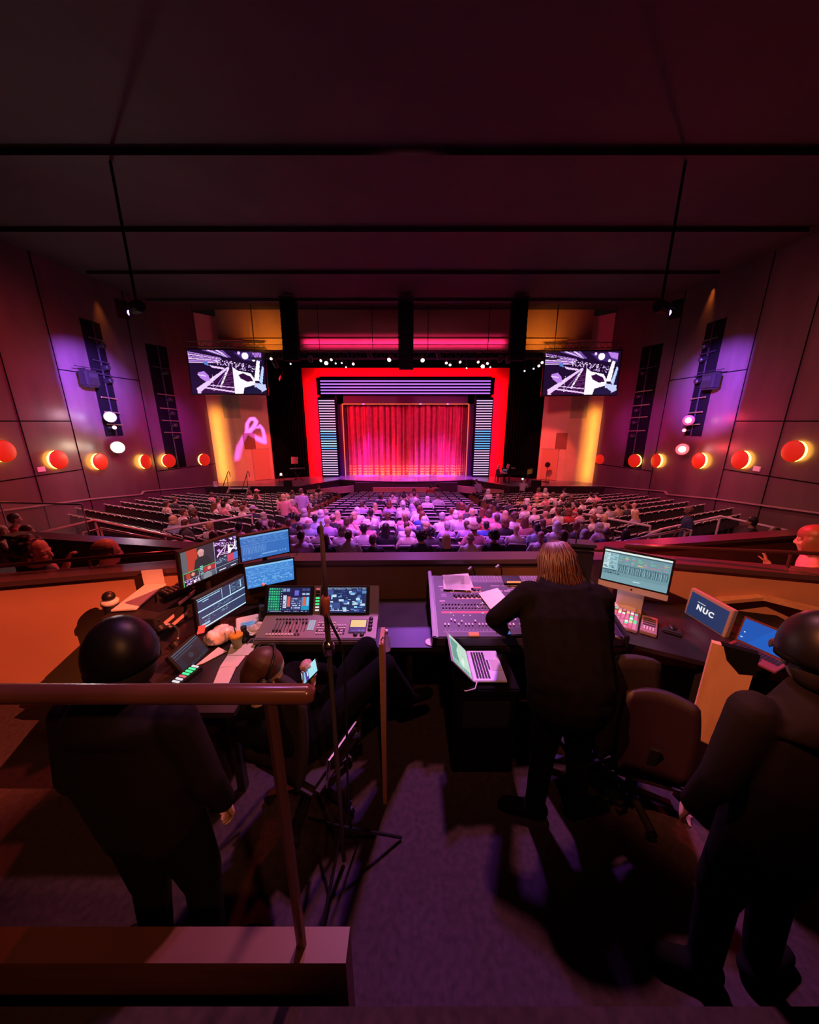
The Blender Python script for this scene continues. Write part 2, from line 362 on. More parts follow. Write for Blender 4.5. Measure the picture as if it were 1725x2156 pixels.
ORD = ['first', 'second', 'third', 'fourth', 'fifth', 'sixth', 'seventh', 'eighth', 'ninth', 'tenth', 'eleventh', 'twelfth', 'thirteenth', 'fourteenth',
       'fifteenth', 'sixteenth', 'seventeenth', 'eighteenth', 'nineteenth', 'twentieth', 'twenty-first', 'twenty-second', 'twenty-third', 'twenty-fourth']

# ================================================================== ROOM
_fw = Vector((0, math.cos(PITCH), -math.sin(PITCH))); _up = Vector((0, math.sin(PITCH), math.cos(PITCH)))
def ray(x, y): return _fw + Vector((1, 0, 0)) * ((x - CX) / F) + _up * ((CY - y) / F)
def at(x, y, d=None, X=None, Y=None, Z=None):        # a point of the place seen at a photo position
    r = ray(x, y)
    if Y is not None: d = Y / r.y
    elif Z is not None: d = (Z - H) / r.z
    elif X is not None: d = X / r.x
    return Vector((0, 0, H)) + r * d
def rake(x, y, h):      # point h above the raked floor
    r = ray(x, y); d = (-1.37 + h + 7.5 * .112 - H) / (r.z + .112 * r.y); return Vector((0, 0, H)) + r * d
def mir(p): return (2 * X0 - p[0], *p[1:])

# floor of the house, side walls, ceiling
fl = MB(); fl.add([(-16.5, 3.2, fz(3.2)), (16, 3.2, fz(3.2)), (16, 27, fz(27)), (-16.5, 27, fz(27))], [(0, 1, 2, 3)])
fl.add([(-16.5, 3.2, fz(3.2) - .3), (16, 3.2, fz(3.2) - .3), (16, 27, fz(27) - .3), (-16.5, 27, fz(27) - .3)], [(3, 2, 1, 0)])
struct(fl.build('floor', CARPET))
struct(slab([(-4.6, -3.2), (4.6, -3.2), (4.6, .6), (-4.6, .6)], -.2, .65).build('floor_rear', CARPET))
struct(slab([(-7.5, .6), (7.5, .6), (7.5, 4.4), (2.3, 4.4), (2.3, 3.2), (-2.3, 3.2), (-2.3, 4.4), (-7.5, 4.4)], -1.4, 0).build('floor_booth', CARPET))
cm = MB(); cm.box((X0, 10, 9.1), (33, 27, .2))
for i in range(1, 7): cm.box((X0, i * 3.6, 8.93), (29, .35, .16))
struct(cm.build('ceiling', CEILM))
struct(MB().box((X0, -3.3, 4), (33, .2, 11)).build('wall_back', DWOOD))
def wall_side(name, mirror):
    mb = MB(); f = (lambda p: mir(p)) if mirror else (lambda p: p)
    pl = [(-15.6, -3.2), (-15.5, 8.0), (-15.45, 16.0), (-15.2, 20.3), (-13.7, 24.0)]
    for (a, b) in zip(pl, pl[1:]):
        v = []
        for (x, y) in (a, b, (b[0] - .3, b[1]), (a[0] - .3, a[1])): v += [f((x, y, -4)), f((x, y, 9.1))]
        mb.add(v, [(0, 2, 3, 1), (2, 4, 5, 3), (4, 6, 7, 5), (6, 0, 1, 7), (0, 6, 4, 2), (1, 3, 5, 7)])
    # joint grooves between the panels, as thin dark battens
    def vj(x, y, z0=-3, z1=9): mb.bar(f((x + .005, y, z0)), f((x + .005, y, z1)), .05, .02, 1)
    def hj(a, b, z): mb.bar(f((a[0] + .005, a[1], z)), f((b[0] + .005, b[1], z)), .02, .045, 1)
    vj(-15.46, 13.9); vj(-15.45, 16.0); vj(-15.5, 11.2); vj(-15.2, 20.3, -3, 9); vj(-15.32, 18.8, -3, 2)
    hj((-15.5, 8), (-15.45, 16), 2.35); hj((-15.45, 16), (-15.2, 20.3), 4.55); hj((-15.5, 8), (-15.45, 16), .15); hj((-15.2, 20.3), (-13.7, 24), -.55)
    return struct(mb.build(name, [DWOOD, MATTE]))
wall_side('wall_left', False); wall_side('wall_right', True)
# ledge rail running down each side wall
for nm, mirror in (('trim_1', False), ('trim_2', True)):
    f = mir if mirror else (lambda p: p); mb = MB()
    P = [(-15.35, 9, fz(9) + .98), (-15.33, 16, fz(16) + 1.05), (-15.1, 18.7, fz(18.7) + 1.0), (-15.1, 18.9, fz(18.9) + 1.15), (-15.05, 20.3, fz(20.3) + 1.12), (-13.65, 23.7, fz(23.7) + 1.15)]
    for a, b in zip(P, P[1:]): mb.bar(f(a), f(b), .12, .05)
    struct(mb.build(nm, mat('ledge_metal', (.42, .3, .3), .35, metal=.4)))

# lit recesses: the tall black lighting slots in the side walls
def lighting_slot(name, label, a, b, z0, z1, mirror, bars):
    f = mir if mirror else (lambda p: p)
    a = Vector((*a, 0)); b = Vector((*b, 0)); d = (b - a).normalized(); n = Vector((d.y, -d.x, 0))
    t = thing(name, label, 'lighting slot'); Q = lambda s, o, z: Vector(f(tuple(a + d * s + n * o + Vector((0, 0, z)))))
    L = (b - a).length; mb = MB()
    mb.bar(Q(L / 2, .012, z0), Q(L / 2, .012, z1), L, .02); mb = MB()
    v = [Q(0, .02, z0), Q(L, .02, z0), Q(L, .02, z1), Q(0, .02, z1), Q(0, .0, z0), Q(L, .0, z0), Q(L, .0, z1), Q(0, .0, z1)]
    mb.add(v, [(0, 1, 2, 3), (4, 5, 6, 7), (0, 1, 5, 4), (2, 3, 7, 6), (0, 3, 7, 4), (1, 2, 6, 5)]); mb.build('recess_panel', MATTE, t)
    pm = MB(); pm.tube([Q(L / 2, .12, z0), Q(L / 2, .12, z1)], .035); pm.build('boom_pipe', DGREY, t)
    for z, kind in bars:
        bm_ = MB(); bm_.tube([Q(.08, .16, z), Q(L * .9, .18, z - .05)], .035); bm_.build('cross_bar', (mat('yellow_lit_bar', (.55, .42, .2), .3, metal=.8) if kind else DGREY), t)  # yellow light on the pipes is put into their metal colour
        if kind != 2:
            fx = MB(); c = Q(L * .55, .25, z - .3); fx.lathe([(.09, -.2), (.13, -.15), (.13, .15), (.1, .2)], c, 10, Matrix.Rotation(R(80), 3, 'Y')); fx.build('spotlight', BLACK, t)
    return t
S1a, S1b = (-15.36, 17.55), (-15.3, 18.55)
lighting_slot('lighting_slot', 'tall black lighting slot in left wall, above the two white floodlights', S1a, S1b, 1.6, 7.0, False, [(6.2, 0), (5.2, 0), (4.6, 0), (3.5, 2), (2.8, 2), (2.2, 2)])
lighting_slot('lighting_slot', 'tall black lighting slot in right wall, above the two red floodlights', S1a, S1b, 1.6, 7.0, True, [(6.2, 0), (5.6, 0), (4.6, 0), (3.5, 2), (2.8, 2), (2.2, 2)])
S2a, S2b = (-14.95, 20.95), (-14.5, 22.05)
lighting_slot('lighting_slot', 'narrow black lighting slot with yellow-lit bars, beside the left video screen', S2a, S2b, -.5, 6.6, False, [(5.4, 0), (3.9, 1), (3.1, 1), (2.4, 1), (1.7, 1)])
lighting_slot('lighting_slot', 'narrow black lighting slot with yellow-lit bars, beside the right video screen', S2a, S2b, -.5, 6.6, True, [(5.4, 0), (4.1, 1), (3.3, 1), (2.6, 1), (1.8, 1)])

# floodlights standing in front of the near slots
def flood(px, py, Xw, label, c, est, r, power):
    p = at(px, py, X=Xw); t = thing('floodlight', label, 'floodlight', p, group='floodlights on the side walls')
    d = (Vector((0, 3, 1.5)) - p).normalized(); q = d.to_track_quat('Z', 'Y').to_matrix()
    MB().lathe([(r * .5, -.35), (r * .95, -.3), (r * 1.1, 0), (r * 1.1, .03), (r * 1.0, .03), (r * .95, .0), (.001, -.03)], (0, 0, 0), 16, q).build('housing', BLACK, t)
    MB().lathe([(.001, .045), (r * .6, .042), (r, .02), (r, 0)], (0, 0, 0), 16, q).build('lens', glow('lens_%s_%d' % (label[:8], px), c, est), t)
    MB().ell(q @ Vector((0, 0, .05)), (r * .55, r * .55, r * .55)).build('bulb', glow('bulb_%d' % px, tuple(min(1, x + .35) for x in c), 30), t)
    point('flood_flare_fill', p + Vector((.5 if Xw < 0 else -.5, -.5, .1)), c, power * .10, .1)  # added point lamp, mimics the flare glow around the flood
    MB().tube([(0, 0, -.02), (-.3 * (1 if Xw < 0 else -1), 0, 0)], .04).build('arm', DGREY, t)
    sp = spot('flood_beam', p + d * .1, (0, 6, 1), c, power, 110, .8, r); return t
flood(248, 942, -14.7, 'warm white floodlight glowing on left wall, lower and brighter of the two', (1, .80, .52), 4, .28, 700)
flood(232, 878, -14.7, 'pale pink floodlight glowing on left wall, above the warm white one', (1, .60, .85), 3, .24, 420)
flood(241, 900, -14.75, 'tiny pink lamp between the two floodlights on left wall', (1, .5, .75), 3, .09, 20)
flood(1437, 946, 14.1, 'red-white floodlight on right wall, lower and brighter of the two', (1, .06, .07), 3, .28, 900)
flood(1450, 885, 14.1, 'red floodlight on right wall, above the brighter red-white one', (1, .03, .10), 2.2, .24, 600)
flood(1441, 906, 14.15, 'tiny red lamp just under the upper red floodlight, right wall', (1, .15, .2), 3, .09, 20)
# made-up lanterns with added flags that cut the violet wash at the panel edge
for L_, E_, sg, lab in (((-8.0, 11.0, 5.5), (-15.45, 16.0), -1, 'added lantern with light-cutting flag hung from the ceiling, left'), ((7.4, 11.0, 5.5), (14.85, 16.0), 1, 'added lantern with light-cutting flag hung from the ceiling, right')):
    t = thing('stage_lantern', lab, 'stage light', L_, group='added light-cutting lanterns'); d = Vector((E_[0] - L_[0], E_[1] - L_[1], 0)).normalized(); n = Vector((-d.y, d.x, 0)) * (1 if sg < 0 else -1)
    bd_ = MB(); a = d * .34; bd_.add([a + n * x + d * y + Vector((0, 0, z)) for x in (0, .3) for y in (0, .01) for z in (-.25, .25)], [(0, 1, 3, 2), (4, 6, 7, 5), (0, 4, 5, 1), (2, 3, 7, 6), (0, 2, 6, 4), (1, 5, 7, 3)]); bd_.build('light_flag', MATTE, t)
    q = d.to_track_quat('Z', 'Y').to_matrix(); bb = MB(); bb.tube([-d * .45, -d * .06], .16, 12); bb.build('lantern_body', MATTE, t); MB().bar(-d * .3 + Vector((0, 0, .15)), -d * .3 + Vector((0, 0, 3.4)), .05).build('hanging_pole', MATTE, t)
    MB().bar(-d * .1 + n * .17, d * .34 + n * .17, .02).build('flag_arm', MATTE, t)
# black boxes added to stand in for a shadow on the violet panels
for px, py, X, lab in ((188, 797, -14.9, 'black box on bracket standing in for a shadow, violet patch of left wall'), (1497, 803, 14.3, 'black box on bracket standing in for a shadow, violet patch of right wall')):
    p = at(px, py, X=X); t = thing('wall_shadow_box', lab, 'shadow stand-in', p, 0, 'shadow stand-ins on the walls'); sg = 1 if X < 0 else -1
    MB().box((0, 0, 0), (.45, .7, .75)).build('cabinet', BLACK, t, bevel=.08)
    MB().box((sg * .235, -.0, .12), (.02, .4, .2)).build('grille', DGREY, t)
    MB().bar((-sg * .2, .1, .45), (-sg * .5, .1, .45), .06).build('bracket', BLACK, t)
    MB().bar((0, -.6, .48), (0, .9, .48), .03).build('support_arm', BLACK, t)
# wall sconces: red discs floating off an amber ring
SC_RED = mat('sconce_red', (.22, .012, .006), .5, emit=(1, .022, .006), estr=.5); SC_AMB = glow('sconce_amber', (1, .46, .06), 12)
def sconce(px, py, xw, nrm, label, r=.41):
    p = at(px, py, X=xw); t = thing('wall_sconce', label, 'wall lamp', p, group='round wall lamps')
    q = Vector(nrm).to_track_quat('Z', 'Y').to_matrix()
    MB().lathe([(r * .84, -.12), (r * .95, -.08), (r * .84, -.04)], (0, 0, 0), 24, q).build('light_ring', SC_AMB, t, smooth=True)
    MB().lathe([(.001, .13), (r * .5, .12), (r * .9, .08), (r, .05), (r * .97, .03), (.001, .03)], (0, 0, 0), 24, q).build('disc_shade', SC_RED, t, smooth=True)
    MB().lathe([(.08, -.16), (.08, .04)], (0, 0, 0), 8, q).build('stem', DGREY, t)
LW = (1, 0, 0)
wl = ['nearest the left edge', 'second from the left edge', 'left of the warm white floodlight', 'just right of the white floodlight', 'under the left narrow lighting slot', 'nearest the amber panel, left side']
for (px, py, xw, n), e in zip([(6, 950, -15.28, LW), (122, 968, -15.28, LW), (210, 972, -15.2, LW), (306, 972, -15.05, LW), (355, 970, -14.72, (.93, -.37, 0)), (430, 968, -13.95, (.93, -.37, 0))], wl):
    sconce(px, py, xw, n, 'round red wall lamp with amber glow, ' + e)
wl2 = ['nearest the amber panel, right side', 'under the right narrow lighting slot', 'third from the right video screen', 'right of the red floodlights', 'second from the right edge', 'nearest the right edge']
for (px, py, xw, n), e in zip([(1265, 967, 13.3, (-.93, -.37, 0)), (1337, 970, 14.05, (-.93, -.37, 0)), (1383, 970, 14.45, (-1, 0, 0)), (1473, 970, 14.6, (-1, 0, 0)), (1560, 968, 14.68, (-1, 0, 0)), (1672, 950, 14.68, (-1, 0, 0))], wl2):
    sconce(px, py, xw, n, 'round red wall lamp with amber glow, ' + e)
for px, py, X, lab in ((87, 988, -15.42, 'small white socket plate low on left wall'), (1594, 987, 14.82, 'small white socket plate low on right wall')):
    tag(MB().box((0, 0, 0), (.05, .28, .2)).build('socket_plate', WHITE, loc=at(px, py, X=X)), lab, 'socket')

# ------------------------------------------------------------------ STAGE
deck = mat('stage_deck', (.30, .26, .30), .22, noise=.25, nscale=1.2)
edge = [(-13.9, 22.9), (-7.5, 22.95), (-5.35, 25.7)]
mid = [(X0 + 5.05 * math.sin(t), 25.7 - .95 * math.cos(t / 1.0) ** 2 if abs(t) < 1.57 else 25.7) for t in [(-80 + 10 * i) * math.pi / 180 for i in range(17)]]
edge2 = [(4.75, 25.7), (6.9, 22.95), (13.3, 22.9)]
front = edge + mid + edge2
struct(slab(front + [(13.3, 31), (-13.9, 31)], -3.9, STZ - .02, 0).build('floor_stage', mat('stage_side_black', (.02, .012, .016), .5)))
struct(slab(front + [(13.3, 31), (-13.9, 31)], STZ - .02, STZ, 0).build('floor_deck', deck))
lip = MB()
for a, b in zip(front, front[1:]): lip.bar((a[0], a[1] - .03, STZ - .06), (b[0], b[1] - .03, STZ - .06), .06, .1)
struct(lip.build('trim_3', mat('stage_lip', (.05, .03, .035), .25)))
PALE = mat('pale_fascia', (.60, .36, .30), .6, noise=.06, nscale=3)
fas = MB()
for x0, x1 in ((-2.75, 2.0),): fas.box((X0 + (x0 + x1) / 2 + .35, 24.62, -2.62), (x1 - x0, .06, .5))
for sg in (-1, 1):
    a = (X0 + sg * 3.9, 25.05, -2.55); b = (X0 + sg * 6.9, 23.3, -2.55); fas.bar(a, b, .08, .5)
    a = (X0 + sg * 7.4, 22.86, -2.72); b = (X0 + sg * 13.0, 22.82, -2.72); fas.bar(a, b, .08, .5)
struct(fas.build('trim_4', PALE))
struct(MB().box((X0 + .05, 24.9, -2.9), (7.6, .3, 1.7)).build('wall_front', mat('pit_wall', (.05, .04, .06), .6)))
# portal wall (red), black header, light frame
RED = mat('portal_red_paint', (.75, .06, .05), .55)
pw = MB(); pw.box((X0 - 7.15, 27.35, 2.3), (1.25, .3, 8.6)); pw.box((X0 + 7.15, 27.35, 2.3), (1.25, .3, 8.6)); pw.box((X0, 27.35, 6.1), (13.1, .3, 1.0))
struct(pw.build('wall_portal', RED))
NAVY = mat('light_frame_panel', (.008, .005, .03), .8, spec=.1)
lf = thing('light_frame', 'stage light frame of purple and blue bars around the red curtain', 'light frame', (X0, 27.0, STZ))
fb = MB(); fb.box((0, 0, 6.82), (13.3, .16, 1.18)); fb.box((-5.98, 0, 3.0), (1.36, .16, 6.05)); fb.box((5.98, 0, 3.0), (1.36, .16, 6.05)); fb.build('backing_panel', NAVY, lf)
PUR = glow('bar_violet', (.60, .20, .95), 1.1); PNK = glow('bar_pink', (.86, .55, .92), .95); BLU = glow('bar_blue', (.12, .50, 1.0), 1.1); LBL = glow('bar_pale_blue', (.45, .80, 1.0), 1.1)
for i in range(5): MB().box((0, -.1, 6.32 + i * .215), (12.7, .05, .085)).build('light_bar', PUR, lf)
for sg in (-1, 1):
    for i in range(31):
        z = .18 + i * .187
        m = LBL if (sg < 0 and i in (12, 13, 14, 18)) else BLU if 11 <= i <= 18 else PNK
        MB().box((sg * 5.98, -.1, z), (1.2, .05, .075)).build('light_bar', m, lf)
inn = MB(); inn.box((X0, 27.5, 4.0), (10.8, .2, .8)); inn.box((X0 - 5.05, 27.5, 1.3), (.5, .2, 6.6)); inn.box((X0 + 5.05, 27.5, 1.3), (.5, .2, 6.6))
struct(inn.build('trim_5', mat('inner_portal', (.10, .03, .12), .5)))
gf = MB(); GX = 4.88
for a, b in (((-GX, 0), (-GX, 5.57)), ((-GX, 5.57), (GX, 5.57)), ((GX, 5.57), (GX, 0))): gf.bar((X0 + a[0], 27.36, STZ + a[1]), (X0 + b[0], 27.36, STZ + b[1]), .06)
struct(gf.build('trim_6', mat('gold_edge_glow', (.8, .4, .15), .3, emit=(1, .25, .06), estr=.55)))  # edge strip has its orange glow put into the material
# curtain
ct = thing('stage_curtain', 'full red stage curtain hanging in folds behind the light frame', 'curtain', (X0, 27.95, STZ))
nx, nz = 420, 14; v = []; f = []
rr = random.Random(3); ph = [rr.uniform(0, 6.28) for _ in range(5)]
for j in range(nz + 1):
    z = 6.3 * j / nz
    for i in range(nx + 1):
        x = -5.1 + 10.2 * i / nx
        y = .12 * math.sin(x * 13.7 + .9 * math.sin(x * 1.9 + ph[0])) + .07 * math.sin(x * 27 + ph[1]) + .10 * math.sin(x * 5.3 + ph[2])
        v.append((x, y * (1.15 - .35 * j / nz), z))
for j in range(nz):
    for i in range(nx): a = j * (nx + 1) + i; f.append((a, a + 1, a + nx + 2, a + nx + 1))
MB().add(v, f).build('drape', mat('red_velvet', (.70, .09, .16), .75, noise=.15, nscale=3), ct, smooth=True)
for zz in (.30, .52, .74):
    vv = []; ff = []
    for i in range(nx + 1):
        x, y, _ = v[i]; y = y * 1.1 - .02; vv += [(x, y, zz - .05), (x, y, zz + .05)]
    for i in range(nx): ff.append((2 * i, 2 * i + 2, 2 * i + 3, 2 * i + 1))
    MB().add(vv, ff).build('gold_braid', mat('gold_braid', (.85, .45, .2), .6), ct, smooth=True)
vv = []; ff = []
for i in range(nx + 1):
    x, y, _ = v[i]; y = y * 1.15 - .015; vv += [(x, y, .02), (x, y, .16)]
for i in range(nx): ff.append((2 * i, 2 * i + 2, 2 * i + 3, 2 * i + 1))
MB().add(vv, ff).build('fringe', mat('gold_braid', (.85, .45, .2), .6), ct, smooth=True)
struct(MB().box((X0, 30.9, 3), (28, .2, 10)).build('wall_stage', MATTE))
# black tormentor drapes left and right of the portal
for sg, side, lab in ((-1, 'left', 'black drape left of the red portal'), (1, 'right', 'black drape right of the red portal')):
    vv = []; ff = []; N = 90; a = Vector((X0 + sg * 7.72, 27.0, 0)); b = Vector((X0 + sg * 10.2, 25.9, 0)); d = b - a; n = Vector((d.y, -d.x, 0)).normalized()
    for i in range(N + 1):
        p = a + d * (i / N) + n * (.07 * math.sin(i * .9)); vv += [(p.x, p.y, STZ), (p.x, p.y, 9)]
    for i in range(N): ff.append((2 * i, 2 * i + 2, 2 * i + 3, 2 * i + 1))
    tag(MB().add(vv, ff).build('black_drape', DRAPE, smooth=True), lab, 'drape', 'black drapes beside the stage')
# cream panels at the sides of the stage
CREAM = mat('cream_wall_panel', (.66, .44, .32), .55, noise=.05, nscale=2); CRM2 = mat('grey_wall_panel', (.40, .30, .24), .6)
for sg, nm in ((-1, 'wall_panel_left'), (1, 'wall_panel_right')):
    mb = MB(); pts = [(X0 + sg * 13.4, 24.0), (X0 + sg * 12.7, 24.75), (X0 + sg * 12.2, 25.0), (X0 + sg * 11.7, 25.05), (X0 + sg * 10.1, 25.85)]
    for (a, b) in zip(pts, pts[1:]):
        mb.add([(a[0], a[1], -3.5), (b[0], b[1], -3.5), (b[0], b[1], 9), (a[0], a[1], 9), (a[0], a[1] + .2, -3.5), (b[0], b[1] + .2, -3.5), (b[0], b[1] + .2, 9), (a[0], a[1] + .2, 9)],
               [(0, 1, 2, 3), (7, 6, 5, 4), (0, 4, 5, 1), (3, 2, 6, 7), (0, 3, 7, 4), (1, 5, 6, 2)])
    for i in (1, 2):
        a, b = pts[i], pts[i + 1]; mb.bar((a[0], a[1] - .03, 2.6), (a[0], a[1] - .03, 5.5), .02, mi=1)
        mb.add([(a[0], a[1] - .03, 2.55), (b[0], b[1] - .03, 2.55), (b[0], b[1] - .03, 5.3), (a[0], a[1] - .03, 5.3)], [(0, 1, 2, 3)], 1)
    struct(mb.build(nm, [CREAM, CRM2]))
    a = Vector((X0 + sg * 11.35, 25.19, .95)); dirv = Vector((sg * -1.6, .8, 0)).normalized()
    gm = MB(); gm.box((0, 0, 0), (.75, .05, 1.15)); 
    for k in range(7): gm.box((0, -.03, -.48 + k * .16), (.66, .02, .05))
    tag(gm.build('wall_grille', mat('brown_grille', (.22, .09, .05), .6), loc=a, rot=(0, 0, math.atan2(dirv.y, dirv.x))), 'square brown grille in the cream panel %s of the stage' % ('left' if sg < 0 else 'right'), 'grille')
    # plain stage door, flush in the panel
    c = Vector((X0 + sg * 10.75, 25.44, STZ + 1.15)); d_ = thing('stage_door', 'plain wide wooden door in the red-lit panel %s of the stage' % ('left' if sg < 0 else 'right'), 'door', c, math.atan2(dirv.y, dirv.x))
    MB().box((0, 0, 0), (1.15, .05, 2.25)).build('door_panel', mat('orange_door_wood', (.62, .30, .18), .5), d_); MB().box((0, -.02, 1.16), (1.25, .04, .05)).build('door_frame', CRM2, d_)
# projected ribbon logo on the left panel: a gobo plate in a projector on the truss
def ribbon_gobo():
    c = Vector((-7.6, 21.6, 4.9)); tg = at(533, 917, Y=25.35); ax = (tg - c).normalized(); q = ax.to_track_quat('Z', 'Y').to_matrix()
    t = thing('logo_projector', 'small black projector on the truss beside the left video screen', 'projector', c)
    # target outline in photo positions -> directions -> plate coordinates at 0.3 m
    def strip(pts, wd):
        return pts, wd
    st = [strip([(503, 958), (507, 935), (517, 915), (534, 900), (540, 888), (535, 882), (527, 882), (520, 893), (520, 905), (527, 915), (545, 925), (558, 930)], 6.8),
          strip([(558, 930), (556, 915), (553, 903), (548, 897), (542, 900)], 4.8)]
    g = 110; ext = .085; qi = q.transposed(); polys = []
    def toplate(px, py):
        # meet the panel plane from (-12.0,25.05) to (-10.4,25.85)
        a = Vector((X0 - 11.7, 25.05, 0)); n = Vector((.8, -1.6, 0)).normalized(); r = ray(px, py); d = (a - Vector((0, 0, H))).dot(n) / r.dot(n); p = Vector((0, 0, H)) + r * d
        l = qi @ (p - c); return l.x / l.z * .3, l.y / l.z * .3
    segs = []
    for pts, wd in st:
        for i, (a, b) in enumerate(zip(pts, pts[1:])): segs.append((toplate(*a), toplate(*b), wd * (.7 + .5 * abs(i - len(pts) / 2) / len(pts) * 2) / 714 * 26 / (tg - c).length * .3))
    mb = MB()
    cx = sum(s[0][0] for s in segs) / len(segs); cy = sum(s[0][1] for s in segs) / len(segs)
    for i in range(g):
        for j in range(g):
            x = cx - ext + 2 * ext * (i + .5) / g; y = cy - ext + 2 * ext * (j + .5) / g; ins = False
            for a, b, wd in segs:
                dx, dy = b[0] - a[0], b[1] - a[1]; L2 = dx * dx + dy * dy + 1e-12; u = max(0, min(1, ((x - a[0]) * dx + (y - a[1]) * dy) / L2))
                if (x - a[0] - u * dx) ** 2 + (y - a[1] - u * dy) ** 2 < wd * wd / 4: ins = True; break
            if not ins:
                h_ = ext / g; P = lambda a, b: q @ Vector((a, b, .3))
                mb.add([P(x - h_, y - h_), P(x + h_, y - h_), P(x + h_, y + h_), P(x - h_, y + h_)], [(0, 1, 2, 3)])
    mb.build('gobo_plate', MATTE, t)
    b = MB(); r_ = ext * 1.45
    for k in range(4):
        a0 = [(-1, -1), (1, -1), (1, 1), (-1, 1)][k]; a1 = [(1, -1), (1, 1), (-1, 1), (-1, -1)][k]
        b.add([q @ Vector((cx + a0[0] * ext, cy + a0[1] * ext, .3)), q @ Vector((cx + a1[0] * ext, cy + a1[1] * ext, .3)), q @ Vector((cx + a1[0] * ext, cy + a1[1] * ext, -.1)), q @ Vector((cx + a0[0] * ext, cy + a0[1] * ext, -.1))], [(0, 1, 2, 3)])
    b.add([q @ Vector((cx + x * ext, cy + y * ext, -.1)) for x, y in ((-1, -1), (1, -1), (1, 1), (-1, 1))], [(0, 1, 2, 3)])
    b.build('projector_body', MATTE, t)
    MB().bar((0, .1, .1), (0, .4, 1.2), .03).build('hanging_pole', MATTE, t)
    spot('gobo_lamp', c, tg, (.62, .12, 1), 9000, 40, .0, .004)
ribbon_gobo()
# soffit
SOFF = mat('soffit_panel', (.42, .20, .12), .6, noise=.08, nscale=1)
sf = MB(); sf.box((X0, 23.6, 8.2), (23.5, .3, 1.8)); sf.box((X0, 23.35, 7.15), (20.3, .35, .32)); sf.box((X0, 23.6, 6.85), (20.3, .35, .28))
struct(sf.build('trim_7', SOFF))
struct(MB().box((X0, 24.4, 6.3), (20.6, .12, 1.0)).build('trim_8', DRAPE))
# lighting truss with its lanterns
tr = thing('lighting_truss', 'long black lighting truss above the stage front', 'truss', (X0, 22.2, 6.0))
tm = MB()
for y in (-.2, .2):
    for z in (0, .4): tm.tube([(-9.3, y, z), (9.3, y, z)], .03)
for k in range(38):
    x = -9.3 + k * .5; tm.tube([(x, -.2, 0), (x + .25, -.2, .4), (x + .5, -.2, 0)], .015, 5); tm.tube([(x, .2, 0), (x + .25, .2, .4), (x + .5, .2, 0)], .015, 5)
tm.build('lattice', BLACK, tr)
dm = MB()
for x in (-9, -5.1, -1.9, 1.4, 5, 9): dm.tube([(x, 0, .4), (x, 0, 2.95)], .02, 5)
dm.build('drop_wires', BLACK, tr)
LENS_ON = glow('lantern_lens_lit', (1, .9, .75), 5); LENS_COOL = glow('lantern_lens_cool', (.8, .75, 1), 3); LENS_OFF = mat('lantern_lens_dark', (.15, .13, .15), .1)
def lantern(px, py, lit, label, aim, s=1.0):
    p = at(px, py, Y=21.9); t = thing('stage_lantern', label, 'stage light', p, group='stage lights hung on the truss')
    q = Vector(aim).normalized().to_track_quat('Z', 'Y').to_matrix()
    MB().lathe([(.07 * s, -.42 * s), (.14 * s, -.36 * s), (.15 * s, 0), (.13 * s, .04 * s)], (0, 0, 0), 12, q).build('lantern_body', BLACK, t)
    MB().lathe([(.001, .05 * s), (.12 * s, .045 * s)], (0, 0, 0), 12, q).build('lens', {1: LENS_ON, 2: LENS_COOL, 0: LENS_OFF}[lit], t)
    dz = max(.1, 6.0 - p.z); MB().tube([(0, .0, .1), (0, .1, dz)], .025, 6).build('hanging_clamp', DGREY, t)
tl = [(676, 759, 1), (687, 764, 1), (698, 757, 1), (707, 765, 2), (720, 764, 2), (729, 773, 2), (744, 766, 1), (820, 757, 1), (890, 758, 1), (940, 764, 1), (948, 768, 1), (969, 762, 1), (983, 775, 2),
      (1007, 762, 1), (1017, 771, 1), (1027, 765, 1), (1033, 773, 2), (571, 755, 1), (578, 762, 1), (583, 772, 0), (612, 766, 2), (1105, 781, 2), (1124, 776, 2), (1135, 770, 1), (1142, 763, 1),
      (655, 760, 0), (780, 752, 0), (860, 752, 0), (925, 753, 0), (1052, 760, 0), (1070, 762, 0), (600, 755, 0)]
for k, (px, py, lit) in enumerate(sorted(tl)):
    w_ = {1: 'lit warm white stage light', 2: 'small cool white stage light', 0: 'unlit black stage light'}[lit]
    lantern(px, py, lit, '%s on the truss, %s from the left' % (w_, ORD[k] if k < 24 else ORD[len(tl) - 1 - k] + ' from the right, not'), (random.uniform(-.4, .4) + (CX - px) / 900, -.8, -.55) if lit else (random.uniform(-.4, .4), .7, -.7), .42 if lit == 2 else .62 if lit == 1 and px not in (820, 890, 687, 1017) else .95)
for o in bpy.data.objects:
    if o.get('category') == 'stage light' and 'not from the left' in o['label']: o['label'] = o['label'].replace(', not from the left', '')
# line arrays
for X, zb, lab in ((-6.65, 5.65, 'black hanging speaker array left of the pink soffit'), (-.2, 5.2, 'black hanging speaker array at the middle of the soffit'), (6.05, 5.65, 'black hanging speaker array right of the pink soffit')):
    t = thing('speaker_array', lab, 'speaker array', (X, 20.8, 0), group='hanging speaker arrays'); z = zb; k = 0
    while z < 8.6:
        MB().box((0, .02 * k, z + .17), (.84, .5, .33)).build('cabinet', MATTE, t, bevel=.02); z += .345; k += 1
    MB().box((0, 0, 8.8), (.8, .5, .1)).build('rigging_frame', DGREY, t)
